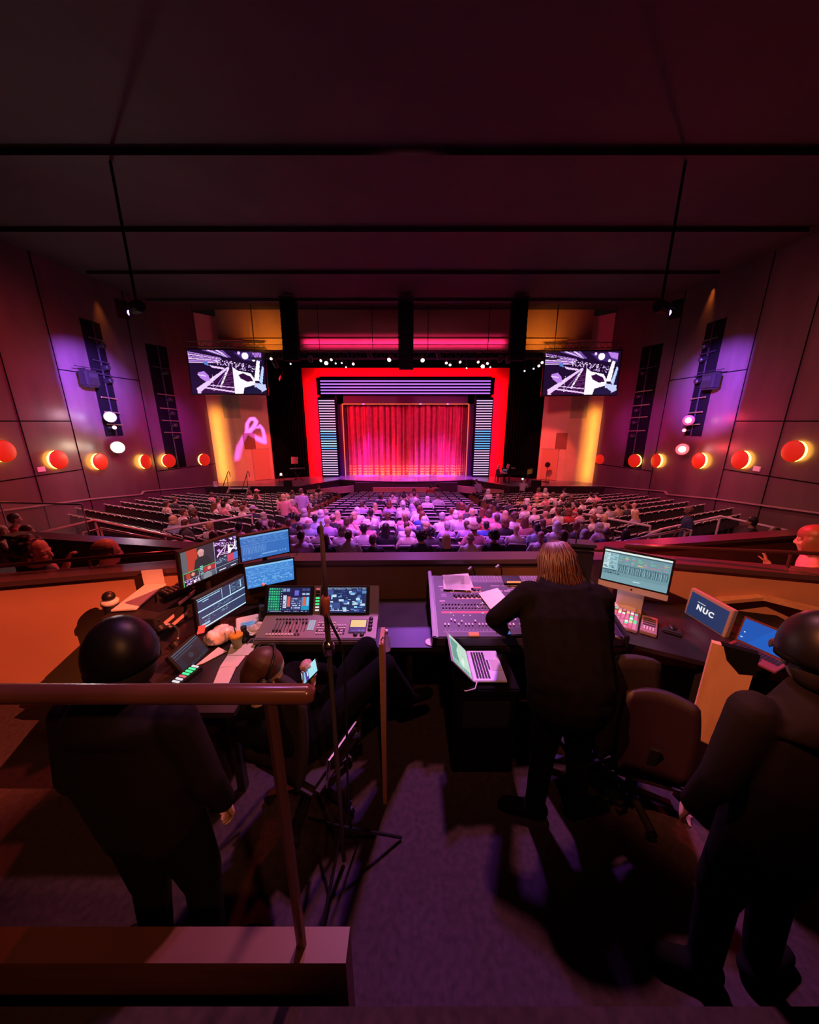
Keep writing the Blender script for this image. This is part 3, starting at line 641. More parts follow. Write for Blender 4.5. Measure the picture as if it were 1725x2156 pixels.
# video screens
def piano_picture():
    im = Img(150, 85, (30, 12, 48)); rn = random.Random(5); Wt, La, Pu, Dk, Bl = (255, 250, 255), (240, 205, 255), (190, 130, 235), (52, 12, 60), (190, 215, 255)
    for i in range(6): im.poly([(0, .04 + i * .045), (.42, .17 + i * .022), (.42, .185 + i * .022), (0, .065 + i * .047)], La if i % 2 else Pu)
    for i in range(5): im.poly([(.18 + i * .06, 0), (.22 + i * .06, 0), (.56, .16), (.52, .17)], La if i % 2 else (120, 80, 170))
    im.poly([(.6, .05), (.95, .02), (.97, .25), (.72, .22)], (70, 40, 120)); im.poly([(.83, .02), (.97, .05), (.97, .2), (.88, .15)], Pu)
    for i in range(150):
        t = rn.random(); x = .35 + .55 * t; y = .26 + .18 * t + rn.uniform(-.09, .07); s_ = rn.uniform(.006, .018); im.rect(x, y, x + s_, y + s_ * 1.3, rn.choice([Wt, La, Pu, Dk, La]))
    im.disc(.75, .12, .045, Wt); im.disc(.67, .06, .02, La); im.disc(.86, .22, .018, Wt)
    im.poly([(.18, .25), (.24, .27), (.26, .36), (.20, .33)], (90, 130, 210))
    im.poly([(.26, .34), (.46, .40), (.45, .44), (.30, .40)], La)
    im.poly([(.06, .88), (.50, .38), (.53, .40), (.11, 1.0), (.07, 1.0)], La); im.poly([(.1, .98), (.49, .44), (.57, .42), (.58, 1.0)], Dk)
    im.line(.38, .85, .51, .42, .022, Wt); im.line(.30, .9, .505, .42, .006, Pu)
    for i in range(12): y = .5 + i * .04; im.line(.46 - .18 * (y - .42), y, .565, y + .01, .005, (120, 60, 120))
    im.line(.22, .80, .56, .86, .012, La); im.line(.12, .85, .60, .97, .02, La)
    for i in range(9): im.rect(.285 - i * .001, .56 + i * .045, .296, .575 + i * .045, Wt)
    im.poly([(.57, .38), (.63, .46), (.80, .52), (.84, .62), (.86, .78), (.70, .86), (.68, 1), (.57, 1)], Wt)
    im.poly([(.64, .56), (.70, .52), (.80, .60), (.83, .70), (.75, .72), (.66, .64)], Dk)
    im.poly([(.84, .70), (.90, .22), (.94, .24), (.91, .70)], Wt); im.poly([(.91, .72), (.965, .35), (.99, .38), (.95, .78)], Bl); im.poly([(.84, .74), (.99, .78), (1, .9), (.92, .97), (.84, .9)], (200, 210, 250))
    im.poly([(.7, .88), (.86, .84), (.94, .94), (.9, 1), (.7, 1)], (25, 22, 60))
    im.poly([(.10, .52), (.18, .48), (.24, .58), (.25, .70), (.19, .72), (.12, .63)], Pu); im.poly([(.09, .55), (.2, .58), (.2, .61), (.1, .58)], La)
    return im
pic = piano_picture(); pme = None
for nm, px, lab, yaw, sc in (('left', (480, 783.6), 'left hanging video screen showing a pianist hands over keys', 5, 0), ('right', (1224, 786), 'right hanging video screen showing a pianist hands over keys', -4, 0)):
    c = at(*px, Y=22.3); t = thing('video_screen', lab, 'video screen', c, erot(yaw, -3, 0), 'hanging video screens')
    Wd, Hg = 4.42, 2.5
    if pme is None: pme = pic.mesh('screen_image', Wd, Hg)
    MB().box((0, .1, 0), (Wd + .16, .18, Hg + .16)).build('screen_cabinet', BLACK, t); link('screen_image', pme, t, (0, -.004, 0))
    tm = MB()
    for z in (1.45, 1.75): tm.tube([(-2.3, .1, z), (2.3, .1, z)], .03, 6)
    for k in range(12): x = -2.3 + k * .38; tm.tube([(x, .1, 1.45), (x + .19, .1, 1.75), (x + .38, .1, 1.45)], .014, 5)
    tm.build('hanging_truss', BLACK, t)
    cb = MB()
    for x in (-1.7, 1.7): cb.tube([(x, .1, 1.75), (x, .1, 3.75)], .015, 5)
    cb.build('hanging_cables', BLACK, t)
# stage steps on the left
st = thing('stage_steps', 'steps with pale treads and two black handrails up to stage left', 'steps', (-11.6, 22.2, fz(22.2)))
for k in range(4): MB().box((0, -.35 + .27 * k, .14 + .27 * k), (1.3, .28, .06)).build('tread', WHITE if k % 3 == 0 else DGREY, st)
sm = MB()
for sx in (-.66, .66): sm.bar((sx, -.5, .02), (sx, .65, 1.08), .06, .18)
sm.build('side_stringers', mat('cream_paint', (.7, .55, .45), .5), st)
for sx in (-.66, .66):
    h = MB(); h.tube([(sx, -.75, 0), (sx, -.72, .75), (sx, .55, 2.0), (sx, .68, 2.08), (sx, .8, 2.0), (sx, .82, 1.7)], .025, 6); h.tube([(sx, .4, .95), (sx, .42, 1.85)], .02, 6); h.build('handrail', BLACK, st)
# aisle sign on a post
sg_ = thing('aisle_sign', 'small white sign on a post by the left wall, near the stage steps', 'sign', (at(455, 1024, Y=21.6).x, 21.6, fz(21.6)))
MB().tube([(0, 0, 0), (0, 0, 1.25)], .02, 6).build('post', DGREY, sg_); MB().box((0, -.02, 1.38), (.24, .02, .34)).build('sign_board', WHITE, sg_)
mk = MB(); mk.box((-.05, -.035, 1.4), (.03, .01, .18)); mk.box((.05, -.035, 1.4), (.03, .01, .18)); mk.box((0, -.035, 1.47), (.1, .01, .03)); mk.build('sign_mark', mat('sign_red', (.5, .05, .05), .5), sg_)
# grand piano on the right wing
gp = thing('grand_piano', 'black grand piano on the right of the stage', 'piano', (7.55, 24.4, STZ), R(-90))
out = [(-.72, -.7), (.72, -.7), (.76, -.5), (.76, .2), (.6, .75), (.2, 1.25), (-.25, 1.45), (-.6, 1.35), (-.74, 1.0)]
MB().prism(out, (0, 0, .66), (1, 0, 0), (0, 1, 0), (0, 0, 1), .32).build('case', mat('piano_lacquer', (.008, .008, .01), .08), gp)
MB().prism([(x * .98, y * .98) for x, y in out], (0, 0, 1.0), (1, 0, 0), (0, 1, 0), (0, 0, 1), .03).build('lid', mat('piano_lacquer', (.008, .008, .01), .08), gp)
kb = MB(); kb.box((0, -.78, .72), (1.3, .16, .03)); kb.build('keyboard', WHITE, gp); MB().box((0, -.45, 1.18), (.7, .03, .28), Matrix.Rotation(R(-15), 3, 'X')).build('music_desk', BLACK, gp)
for x, y in ((-.6, -.5), (.6, -.5), (-.2, 1.1)): MB().tube([(x, y, 0), (x, y, .66)], [.04, .07], 8).build('leg', BLACK, gp)
pb = thing('piano_bench', 'black piano bench at the keyboard end of the grand piano', 'bench', (6.42, 24.4, STZ), R(-90))
MB().box((0, 0, .46), (.75, .34, .1)).build('seat', BLACK, pb, bevel=.02)
for x in (-.32, .32):
    for y in (-.12, .12): MB().tube([(x, y, 0), (x, y, .42)], .025, 6).build('leg', BLACK, pb)
MB_ = MB(); MB_.box((0, 0, 0), (.3, .22, .012)); tag(MB_.build('sheet_music', PAPER, loc=(7.45, 24.35, STZ + 1.045)), 'white sheet music lying on top of the grand piano', 'sheet music')
tag(MB().box((0, 0, 0), (.1, .1, .1)).build('indicator_lamp', glow('blue_lamp', (.2, .5, 1), 6), loc=(8.0, 23.75, STZ + .35)), 'tiny blue indicator lamp below the grand piano', 'lamp')
wd = MB(); wd.prism([(-.35, 0), (.35, 0), (.35, .12), (-.1, .4), (-.35, .4)], (0, -.3, 0), (0, 1, 0), (0, 0, 1), (1, 0, 0), .7)
tag(wd.build('stage_monitor', BLACK, loc=(8.3, 23.5, STZ)), 'black wedge stage monitor right of the grand piano', 'stage monitor')
# keyboard rig on the left wing
kr = thing('keyboard_stand', 'black keyboard on a cross stand in front of the left drape', 'keyboard', (-8.15, 24.6, STZ), R(15))
MB().box((0, 0, .95), (1.1, .32, .1)).build('keyboard_body', BLACK, kr); MB().box((0, -.06, 1.005), (1.0, .16, .012)).build('keys', WHITE, kr)
x_ = MB(); x_.bar((-.4, 0, 0), (.4, 0, .9), .04); x_.bar((.4, 0, 0), (-.4, 0, .9), .04); x_.build('cross_legs', BLACK, kr)
mn = thing('music_stand', 'music stand with a red-lit sheet beside the left keyboard', 'music stand', (-8.5, 25.2, STZ))
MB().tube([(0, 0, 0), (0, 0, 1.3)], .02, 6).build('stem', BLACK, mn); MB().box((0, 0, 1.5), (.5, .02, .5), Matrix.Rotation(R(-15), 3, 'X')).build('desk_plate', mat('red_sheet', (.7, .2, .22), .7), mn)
l3 = MB(); [l3.bar((0, 0, .2), (.3 * math.cos(a), .3 * math.sin(a), 0), .02) for a in (0, 2.1, 4.2)]; l3.build('tripod_base', BLACK, mn)
sp_ = thing('stage_stool', 'small black stool with a white cup-shaped lamp at far left of stage', 'stool', (-9.15, 24.0, STZ))
MB().lathe([(.2, .5), (.2, .56)], n=14).build('seat', BLACK, sp_)
for a in (0, 2.1, 4.2): MB().bar((.15 * math.cos(a), .15 * math.sin(a), .5), (.22 * math.cos(a), .22 * math.sin(a), 0), .03).build('leg', BLACK, sp_)
MB().lathe([(.09, .57), (.07, .72), (.001, .75)], n=12).build('lamp_shade', glow('warm_cup', (1, .7, .6), 1.5), sp_)
tag(MB().prism([(-.35, 0), (.35, 0), (.35, .12), (-.1, .38), (-.35, .38)], (0, -.3, 0), (0, 1, 0), (0, 0, 1), (1, 0, 0), .6).build('stage_monitor', BLACK, loc=(-8.6, 23.5, STZ)), 'black wedge stage monitor left of the keyboard stand', 'stage monitor')
fm = thing('stage_stand', 'dark round stage stand in front of the right red-lit panel', 'stand', (10.0, 24.6, STZ))
MB().lathe([(.25, 0), (.25, .04)], n=14).build('base', BLACK, fm); MB().tube([(0, 0, .04), (0, 0, 1.1)], .02, 6).build('pole', BLACK, fm); MB().lathe([(.18, -.06), (.2, 0), (.18, .06)], (0, 0, 1.25), 14, Matrix.Rotation(R(90), 3, 'X')).build('head', BLACK, fm)

# ================================================================== SEATS
SEATF = mat('seat_fabric', (.030, .026, .030), .75, noise=.25, nscale=25); SEATP = mat('seat_rim_lit', (.62, .58, .60), .3); SEATW = wood('seat_end_wood', (.30, .13, .06), (.38, .17, .08), .5, 4)
def seat_meshes():
    tilt = Matrix.Rotation(R(-10), 3, 'X'); bk = MB(); bk.box((0, -.24, .60), (.50, .07, .50), tilt)
    cp = MB(); cp.tube([(-.225, -.285, .80), (-.20, -.288, .845), (.20, -.288, .845), (.225, -.285, .80)], .02, 6)  # pale rim tone carries the light caught along the seat tops
    cu = MB(); cu.box((0, -.09, .52), (.48, .10, .42), Matrix.Rotation(R(8), 3, 'X'))
    ar = [MB().box((s * .265, -.06, .62), (.055, .36, .04)) for s in (-1, 1)]
    stn = MB(); stn.box((0, -.2, .2), (.08, .1, .42)); stn.box((0, -.18, .01), (.2, .28, .02))
    ep = MB(); ep.prism([(-.3, .02), (.14, .02), (.16, .55), (.02, .66), (-.22, .72), (-.32, .5)], (-.015, 0, 0), (0, 1, 0), (0, 0, 1), (1, 0, 0), .03)
    return dict(back=bk.mesh('back', SEATF, bevel=.02), back_rim=cp.mesh('back_rim', SEATP, True), cushion=cu.mesh('cushion', SEATF, bevel=.02), armrest=[a.mesh('armrest', BLACK) for a in ar], pedestal=stn.mesh('pedestal', BLACK), end_panel=ep.mesh('end_panel', SEATW))
SM = seat_meshes()
seats = []      # (block, row, n, x, y, yaw, total in row, is_end)
YR = [7.22 + .84 * i for i in range(19)]
for r, y in enumerate(YR):
    hw = 3.75; n = 13; row = []
    if r == 0: n = 24; hw = 6.6
    if r == 1: n = 17; hw = 4.7
    if r == 2: n = 15; hw = 4.2
    if r == 18: n = 11; hw = 3.1
    off = 0 if r % 2 == 0 else .0
    for k in range(n):
        x = (k - (n - 1) / 2) * .55 + off; yy = y + x * x / 60 if r > 2 else y + x * x / 48
        row.append((x + X0 * min(1, r / 8), yy, -x / 30))
    for k, (x, yy, a) in enumerate(row): seats.append(('centre', r, k, x, yy, a, n, k in (0, n - 1)))
SA = R(27)
for sg, bl in ((-1, 'left'), (1, 'right')):
    for r in range(15):
        y0 = 8.7 + .95 * r; x0 = 4.55 if r > 1 else 5.2
        for k in range(22):
            d = k * .56; x = x0 + d * math.cos(SA); y = y0 + d * math.sin(SA) + (d * d) * .004
            if x > 14.2 or y > 22.0 + (0 if x < 9 else -.6) or (r < 2 and k > 15 + 4 * r): break
            if y - .62 * (x - 4.5) < 7.6 - .0 and x > 9.5: pass
            seats.append((bl, r, k, sg * x + X0 * min(1, y / 20), y, sg * SA * 1.0, 0, k == 0))
def seat_label(s, occ):
    bl, r, k, *_ = s; side = 'from the left' if bl == 'centre' else 'from the centre aisle'
    return '%s dark theatre seat, %s row from the booth, %s block, %s from %s' % ('occupied' if occ else 'empty', ORD[r], bl, ORD[k], 'left' if bl == 'centre' else 'the aisle')
# ------------------------------------------------------------------ audience figures
def seated(turn=0.0, lean=0.0, arms=0):
    b = MB(); sh = MB(); tr = MB()
    def torso(m, e):
        m.loft([ring((0, -.06, .44), .16 + e, .115 + e), ring((0, -.07, .60), .165 + e, .125 + e), ring((0, -.08, .78), .185 + e, .12 + e), ring((0, -.075, .92), .195 + e, .105 + e), ring((0, -.06, .985), .12 + e, .075 + e), ring((0, -.05, 1.02), .06 + e, .055 + e)])
    torso(b, 0); b.cap((0, -.05, .99), (0, -.035, 1.08), .056, .053)
    q = Matrix.Rotation(R(turn), 3, 'Z') @ Matrix.Rotation(R(-lean), 3, 'X'); head_pieces(b, (0, -.02, 1.165), q, .98)
    torso(sh, .014)
    for s in (-1, 1):
        S_ = (s * .185, -.07, .93); E_ = (s * .265, .0, .70); W_ = (s * .13, .24, .665)
        if arms == 1 and s == 1: E_ = (.40, -.02, .80); W_ = (.18, .16, .98)
        if arms == 2: E_ = (s * .30, -.12, .74); W_ = (s * .30, .16, .70)
        b.cap(S_, E_, .056, .044); b.cap(E_, W_, .043, .032); b.ell(W_, (.04, .05, .035)); f = (Vector(W_) - Vector(E_)).normalized(); b.cap(W_, Vector(W_) + f * .09, .036, .028)
        mid = Vector(S_).lerp(Vector(E_), .75); sh.cap(S_, mid, .062, .058)
        H_ = (s * .095, -.02, .50); K_ = (s * .13, .42, .52); A_ = (s * .13, .44, .09)
        for m, e in ((b, 0), (tr, .012)):
            m.cap(H_, K_, .085 + e, .062 + e); m.cap(K_, A_, .055 + e, .04 + e)
        tr.ell((s * .13, .50, .06), (.05, .12, .045))
    tr.ell((0, -.04, .48), (.18, .14, .09))
    return b, sh, tr
bodies = []
for turn, lean, arms in ((0, 0, 0), (22, -4, 0), (-25, 4, 0), (5, 12, 1), (-6, -6, 2)):
    b, sh, tr = seated(turn, lean, arms)
    bodies.append((remesh(b, 'audience_body', .017, [SKIN[0]]), remesh(sh, 'shirt', .02, [WHITE]), remesh(tr, 'trousers', .022, [BLACK]), turn, lean))
def hair_mesh(kind):
    m = MB(); T = lambda x, y, z: (x, y, z); rn = random.Random(hash(kind) % 100 if False else len(kind))
    if kind in ('short', 'cap', 'crop'):
        m.ell((0, -.022, .045), (.088, .102, .092)); m.ell((0, -.05, -.01), (.084, .068, .085))
    if kind == 'fringe':
        for a in range(-110, 111, 20): m.ell((.072 * math.sin(R(a)), -.022 - .085 * math.cos(R(a)), -.005), (.026, .026, .05))
    if kind == 'bob':
        m.ell((0, -.022, .04), (.098, .112, .1)); m.ell((0, -.045, -.06), (.102, .085, .10))
        for s in (-1, 1): m.ell((s * .08, .0, -.05), (.03, .055, .1))
    if kind == 'long':
        m.ell((0, -.022, .042), (.092, .108, .096)); m.loft([ring((0, -.04, .04), .088, .08), ring((0, -.065, -.08), .094, .065), ring((0, -.09, -.2), .105, .05), ring((0, -.11, -.3), .07, .03)])
        for s in (-1, 1): m.ell((s * .082, -.01, -.07), (.024, .05, .11))
    if kind == 'bun':
        m.ell((0, -.022, .042), (.088, .102, .092)); m.ell((0, -.05, -.01), (.084, .066, .08)); m.ell((0, -.12, .08), (.045, .045, .045))
    if kind == 'curly':
        m.ell((0, -.03, .03), (.105, .12, .11))
        for i in range(46):
            a = rn.uniform(0, 6.28); z = rn.uniform(-.7, 1); rad = math.sqrt(max(0, 1 - z * z)); y = -.03 + .12 * rad * math.sin(a)
            if y < .05 or z > .4: m.ell((.11 * rad * math.cos(a), y, .03 + .11 * z), (.03, .03, .03), None, 8, 6)
    me = remesh(m, 'hair', .012, [BLACK], 2)
    for v in me.vertices: v.co += Vector((rn.uniform(-1, 1), rn.uniform(-1, 1), rn.uniform(-1, 1))) * .0025
    return me
HAIR = {k: hair_mesh(k) for k in ('short', 'fringe', 'bob', 'long', 'bun', 'curly')}
def hat_mesh(kind):
    m = MB()
    if kind == 'cap': m.ell((0, -.015, .065), (.096, .112, .085)); m.lathe([(.1, .03), (.13, .028), (.13, .036), (.1, .04)], (0, .05, 0), 16)
    else: m.lathe([(.18, .03), (.105, .045), (.1, .12), (.085, .135), (.001, .138)], (0, -.015, 0), 20)
    return m.mesh('hat', WHITE, True)
HAT = {k: hat_mesh(k) for k in ('cap', 'brim')}
HC = {'dark': mat('hair_dark', (.018, .012, .01), .5), 'brown': mat('hair_brown', (.10, .05, .028), .5), 'blonde': mat('hair_blonde', (.60, .42, .22), .5), 'grey': mat('hair_grey', (.45, .42, .42), .55),
      'white': mat('hair_white', (.78, .74, .72), .55), 'auburn': mat('hair_auburn', (.18, .055, .028), .5)}
SC = {'white': (.80, .76, .76), 'cream': (.72, .62, .48), 'pale grey': (.5, .48, .5), 'pink': (.75, .32, .38), 'pale blue': (.38, .50, .75), 'blue': (.06, .12, .55), 'red': (.55, .05, .05), 'dark grey': (.07, .065, .07), 'black': (.02, .02, .022), 'lilac': (.48, .36, .7), 'navy': (.03, .04, .12), 'tan': (.5, .36, .22)}
SHM = {k: mat('cloth_' + k.replace(' ', '_'), c, .85, noise=.06, nscale=12) for k, c in SC.items()}
def setmat(o, m): o.material_slots[0].link = 'OBJECT'; o.material_slots[0].material = m
hw_ = {'short': 'short %s hair', 'fringe': 'bald crown and %s fringe', 'bob': '%s bobbed hair', 'long': 'long %s hair', 'bun': '%s hair in a bun', 'curly': 'curly %s hair', 'bald': 'bald head', 'cap': '%s cap', 'brim': '%s brimmed hat'}
def audience_person(loc, yaw, sty, hc, sc, label, skin=0, var=0, s=1.0, group='audience seated in the theatre'):
    body, shirt, tro, turn, lean = bodies[var]
    o = link('person', body, None, loc, (0, 0, yaw)); o.scale = (s, s, s); tag(o, label, 'person', group); setmat(o, SKIN[skin])
    c = link('shirt', shirt, o); setmat(c, SHM[sc]); link('trousers', tro, o)
    q = (Matrix.Rotation(R(turn), 3, 'Z') @ Matrix.Rotation(R(-lean), 3, 'X')).to_euler()
    hp = dict(parent=o, loc=(0, -.02, 1.165), rot=q)
    if sty in HAIR: h = link('hair', HAIR[sty], **hp); setmat(h, HC[hc])
    elif sty in HAT:
        h = link('hair', HAIR['fringe'], **hp); setmat(h, HC['brown']); h2 = link('hat', HAT[sty], **hp); setmat(h2, SHM[hc])
    return o
# heads as seen in the photograph: position in the picture, then looks; each takes the nearest free seat
hd = '''348,1055,short,brown,cream 376,1051,short,brown,dark_grey 397,1061,bob,grey,cream 384,1072,short,brown,white 402,1076,curly,brown,dark_grey 372,1089,bob,blonde,pale_blue 399,1088,short,brown,dark_grey
449,1042,bob,brown,pink 458,1049,short,brown,white 475,1060,short,dark,pink 495,1041,short,dark,pale_grey 527,1035,bob,brown,pink 534,1040,long,brown,black 546,1037,cap,pink,pink 592,1046,short,brown,cream 603,1044,fringe,grey,white
501,1060,bob,auburn,pale_grey 474,1058,short,dark,white 512,1066,short,auburn,white 533,1071,cap,lilac,navy 555,1086,bob,grey,lilac 547,1101,short,brown,pale_blue 509,1098,short,dark,pink 458,1112,short,blonde,white 440,1110,bob,auburn,red
526,1112,fringe,blonde,black 565,1105,short,brown,pink 588,1098,short,brown,red 495,1112,long,dark,dark_grey 621,1033,short,brown,dark_grey 641,1038,bob,white,white 663,1039,bald,grey,dark_grey 683,1039,fringe,grey,dark_grey 670,1024,short,brown,black
696,1035,bald,grey,dark_grey 667,1046,bald,grey,dark_grey 647,1044,bob,brown,white 656,1058,short,brown,cream 604,1044,bald,grey,white 782,1042,short,brown,dark_grey 817,1040,bald,grey,cream 810,1046,long,auburn,pale_grey 793,1046,short,dark,black
837,1041,short,brown,pale_grey 857,1042,curly,dark,dark_grey 876,1042,short,brown,pale_grey 843,1034,short,dark,tan 864,1033,bob,brown,pink 761,1058,short,brown,lilac 788,1060,long,blonde,pink 816,1062,bob,auburn,lilac 825,1058,short,brown,pink 861,1061,bob,white,white
880,1061,short,brown,lilac 876,1071,short,dark,white 681,1073,fringe,grey,lilac 687,1080,bob,white,pale_blue 701,1075,long,blonde,pink 733,1079,bob,blonde,pink 750,1076,bob,white,white 739,1086,short,brown,pink 766,1082,short,dark,white 779,1072,bald,grey,lilac
808,1079,curly,brown,white 836,1079,long,blonde,pink 836,1067,bun,grey,white 853,1086,short,brown,lilac 878,1087,long,auburn,blue 793,1087,short,brown,dark_grey 707,1087,fringe,brown,black 625,1081,short,dark,navy 649,1083,bob,grey,white 676,1090,short,dark,pale_blue
643,1096,fringe,grey,pale_blue 605,1091,short,brown,dark_grey 616,1089,short,brown,white 618,1101,short,dark,dark_grey 647,1107,short,dark,white 676,1100,bald,grey,lilac 713,1096,short,brown,pale_grey 739,1100,bob,brown,white 759,1105,brim,pale_grey,pink 783,1102,short,dark,white
870,1096,short,brown,white 897,1093,bob,white,navy 725,1110,bun,brown,pale_grey 718,1119,fringe,dark,black 697,1127,bob,brown,black 771,1126,short,brown,black 843,1124,short,blonde,cream 896,1124,curly,dark,dark_grey 650,1138,short,brown,white 800,1133,long,dark,black
901,1027,short,brown,red 917,1027,short,dark,dark_grey 906,1047,bob,white,white 923,1046,short,brown,pale_grey 1013,1023,short,brown,dark_grey 1027,1035,bob,white,white 1020,1024,short,dark,pink 1101,1044,bob,brown,tan 1138,1031,short,brown,pink 1149,1033,bob,grey,white
863,1061,bob,white,lilac 880,1061,long,blonde,white 899,1072,bob,auburn,white 943,1075,short,auburn,pink 964,1072,bob,auburn,pink 975,1061,long,brown,pale_grey 996,1060,short,brown,white 1015,1072,long,auburn,red 1025,1077,bob,brown,pink 957,1084,bob,white,white
986,1080,short,blonde,white 992,1070,short,brown,dark_grey 1041,1073,short,dark,lilac 1061,1068,long,blonde,dark_grey 1067,1080,curly,brown,white 1089,1075,short,dark,white 1098,1087,long,auburn,pink 1123,1080,bald,grey,white 1143,1089,short,brown,black
899,1093,bob,blonde,navy 928,1087,short,grey,white 936,1093,short,grey,lilac 954,1099,bald,grey,pale_grey 962,1091,short,brown,lilac 989,1093,short,dark,red 1017,1101,short,dark,blue 1049,1093,short,brown,pink 1057,1103,bob,auburn,black 1084,1101,bald,grey,white
1117,1103,short,dark,pale_blue 1149,1105,bob,white,white 976,1112,brim,tan,pink 977,1127,fringe,grey,white 931,1127,long,blonde,black 898,1126,curly,dark,black 1015,1143,curly,dark,black 1057,1136,bald,grey,lilac 1145,1133,bald,grey,white
1139,1032,short,brown,pink 1150,1032,curly,dark,white 1159,1039,bob,brown,white 1183,1032,short,dark,pale_grey 1130,1051,bob,blonde,cream 1174,1048,bald,grey,white 1184,1050,short,dark,black 1199,1050,bob,brown,pale_grey 1156,1050,bald,grey,pink 1254,1039,short,dark,pink
1247,1042,short,dark,white 1210,1070,short,dark,red 1203,1065,curly,dark,dark_grey 1249,1061,short,brown,white 1184,1073,bob,auburn,red 1208,1068,short,dark,pink 1256,1070,bob,grey,white 1282,1070,short,dark,pale_grey 1268,1077,short,blonde,white 1248,1084,short,auburn,white
1303,1061,short,brown,tan 1330,1059,bald,grey,white 1315,1068,short,brown,dark_grey 1337,1082,long,blonde,lilac 1124,1080,bald,grey,pink 1142,1089,curly,brown,dark_grey 1167,1086,short,brown,white 1149,1105,bob,white,white 1178,1103,bob,brown,black 1215,1095,fringe,grey,dark_grey
1229,1099,short,auburn,dark_grey 1196,1101,curly,dark,dark_grey 1249,1120,bob,grey,lilac 1291,1120,fringe,brown,dark_grey 1319,1124,long,dark,pale_grey 1176,1135,bob,white,white 1222,1127,bob,grey,lilac
455,1058,long,auburn,white 520,1062,short,brown,pale_grey 588,1052,bob,brown,dark_grey 1110,1060,bob,white,pink 1170,1058,short,grey,white 1220,1052,short,brown,white 1070,1052,short,dark,dark_grey 1045,1046,bald,grey,dark_grey 1035,1060,short,brown,dark_grey 610,1060,bob,grey,pink'''
def proj(p):
    q = Vector(p) - Vector((0, 0, H)); d = q.dot(_fw); return CX + F * q.x / d, CY - F * q.dot(_up) / d
heads = []
for s in seats:
    bl, r, k, x, y, a, n, e = s; f = Vector((-math.sin(a), math.cos(a), 0)); heads.append(proj((x, y, fz(y) + 1.18)))
occ = {}
prnd = random.Random(11)
for item in hd.split():
    a, b, sty, hc, sc = item.split(','); a, b = float(a), float(b); b -= 6 if b > 1116 else 2 if b > 1095 else 0
    best = min((i for i in range(len(seats)) if i not in occ), key=lambda i: (heads[i][0] - a) ** 2 + 2.2 * (heads[i][1] - b) ** 2)
    if (heads[best][0] - a) ** 2 + (heads[best][1] - b) ** 2 < 30 ** 2: occ[best] = (sty, hc, sc.replace('_', ' '))
for i, (sty, hc, sc) in occ.items():
    bl, r, k, x, y, a, n, e = seats[i]
    hcn = hc.replace('_', ' '); look = hw_[sty] % hcn if '%s' in hw_[sty] else hw_[sty]
    lab = 'person, %s, %s top, %s row, %s block, %s seat' % (look, sc, ORD[r], bl, ORD[k])
    if sty in HAT and hc not in SHM: hc = 'white'
    audience_person((x, y, fz(y)), a + prnd.uniform(-.12, .12), sty, hc, sc, lab, 0 if prnd.random() < .8 else 1, prnd.choice([0, 0, 0, 1, 2, 3, 4]), prnd.uniform(.94, 1.05))
# seats: the 300 that show largest are things, the far rest is one mass
order = sorted(range(len(seats)), key=lambda i: (seats[i][3] ** 2 + seats[i][4] ** 2))
# seats behind the side partitions hardly show; rank seats inside the frame first
order = [i for i in order if -20 < heads[i][0] < 1745] + [i for i in order if not -20 < heads[i][0] < 1745]
rest = MB(); rest_src = {}
proto_v = {}
def append_mesh(mb, me, M, mi):
    mb.add([M @ v.co for v in me.vertices], [tuple(p.vertices) for p in me.polygons], mi)
for rank, i in enumerate(order):
    s = seats[i]; bl, r, k, x, y, a, n, e = s
    if rank < 296:
        t = thing('theatre_seat', seat_label(s, i in occ), 'theatre seat', (x, y, fz(y)), a, 'theatre seats')
        link('back', SM['back'], t); link('back_rim', SM['back_rim'], t); link('cushion', SM['cushion'], t); link('pedestal', SM['pedestal'], t)
        for m in SM['armrest']: link('armrest', m, t)
        if e: link('end_panel', SM['end_panel'], t, ((-.29 if k == 0 and bl != 'left' else .29), 0, 0))
    elif -60 < heads[i][0] < 1785:
        M = Matrix.Translation((x, y, fz(y))) @ Matrix.Rotation(a, 4, 'Z')
        append_mesh(rest, SM['back'], M, 0); append_mesh(rest, SM['back_rim'], M, 1); append_mesh(rest, SM['cushion'], M, 0); append_mesh(rest, SM['pedestal'], M, 2)
        for m in SM['armrest']: append_mesh(rest, m, M, 2)
        if e: append_mesh(rest, SM['end_panel'], M @ Matrix.Translation(((-.29 if k == 0 and bl != 'left' else .29), 0, 0)), 3)
tag(rest.build('theatre_seats', [SEATF, SEATP, BLACK, SEATW]), 'dark theatre seats in the far rows near the stage', 'theatre seats', kind='stuff')
# aisle carpets
am = MB()
for sg in (-1, 1):
    a, b = (X0 * .4 + sg * 4.12, 9.5), (X0 + sg * 4.0, 23.5); am.add([(a[0] - .42, a[1], fz(a[1]) + .012), (a[0] + .42, a[1], fz(a[1]) + .012), (b[0] + .42, b[1], fz(b[1]) + .012), (b[0] - .42, b[1], fz(b[1]) + .012)], [(0, 1, 2, 3)])
struct(am.build('floor_aisle', AISLE))

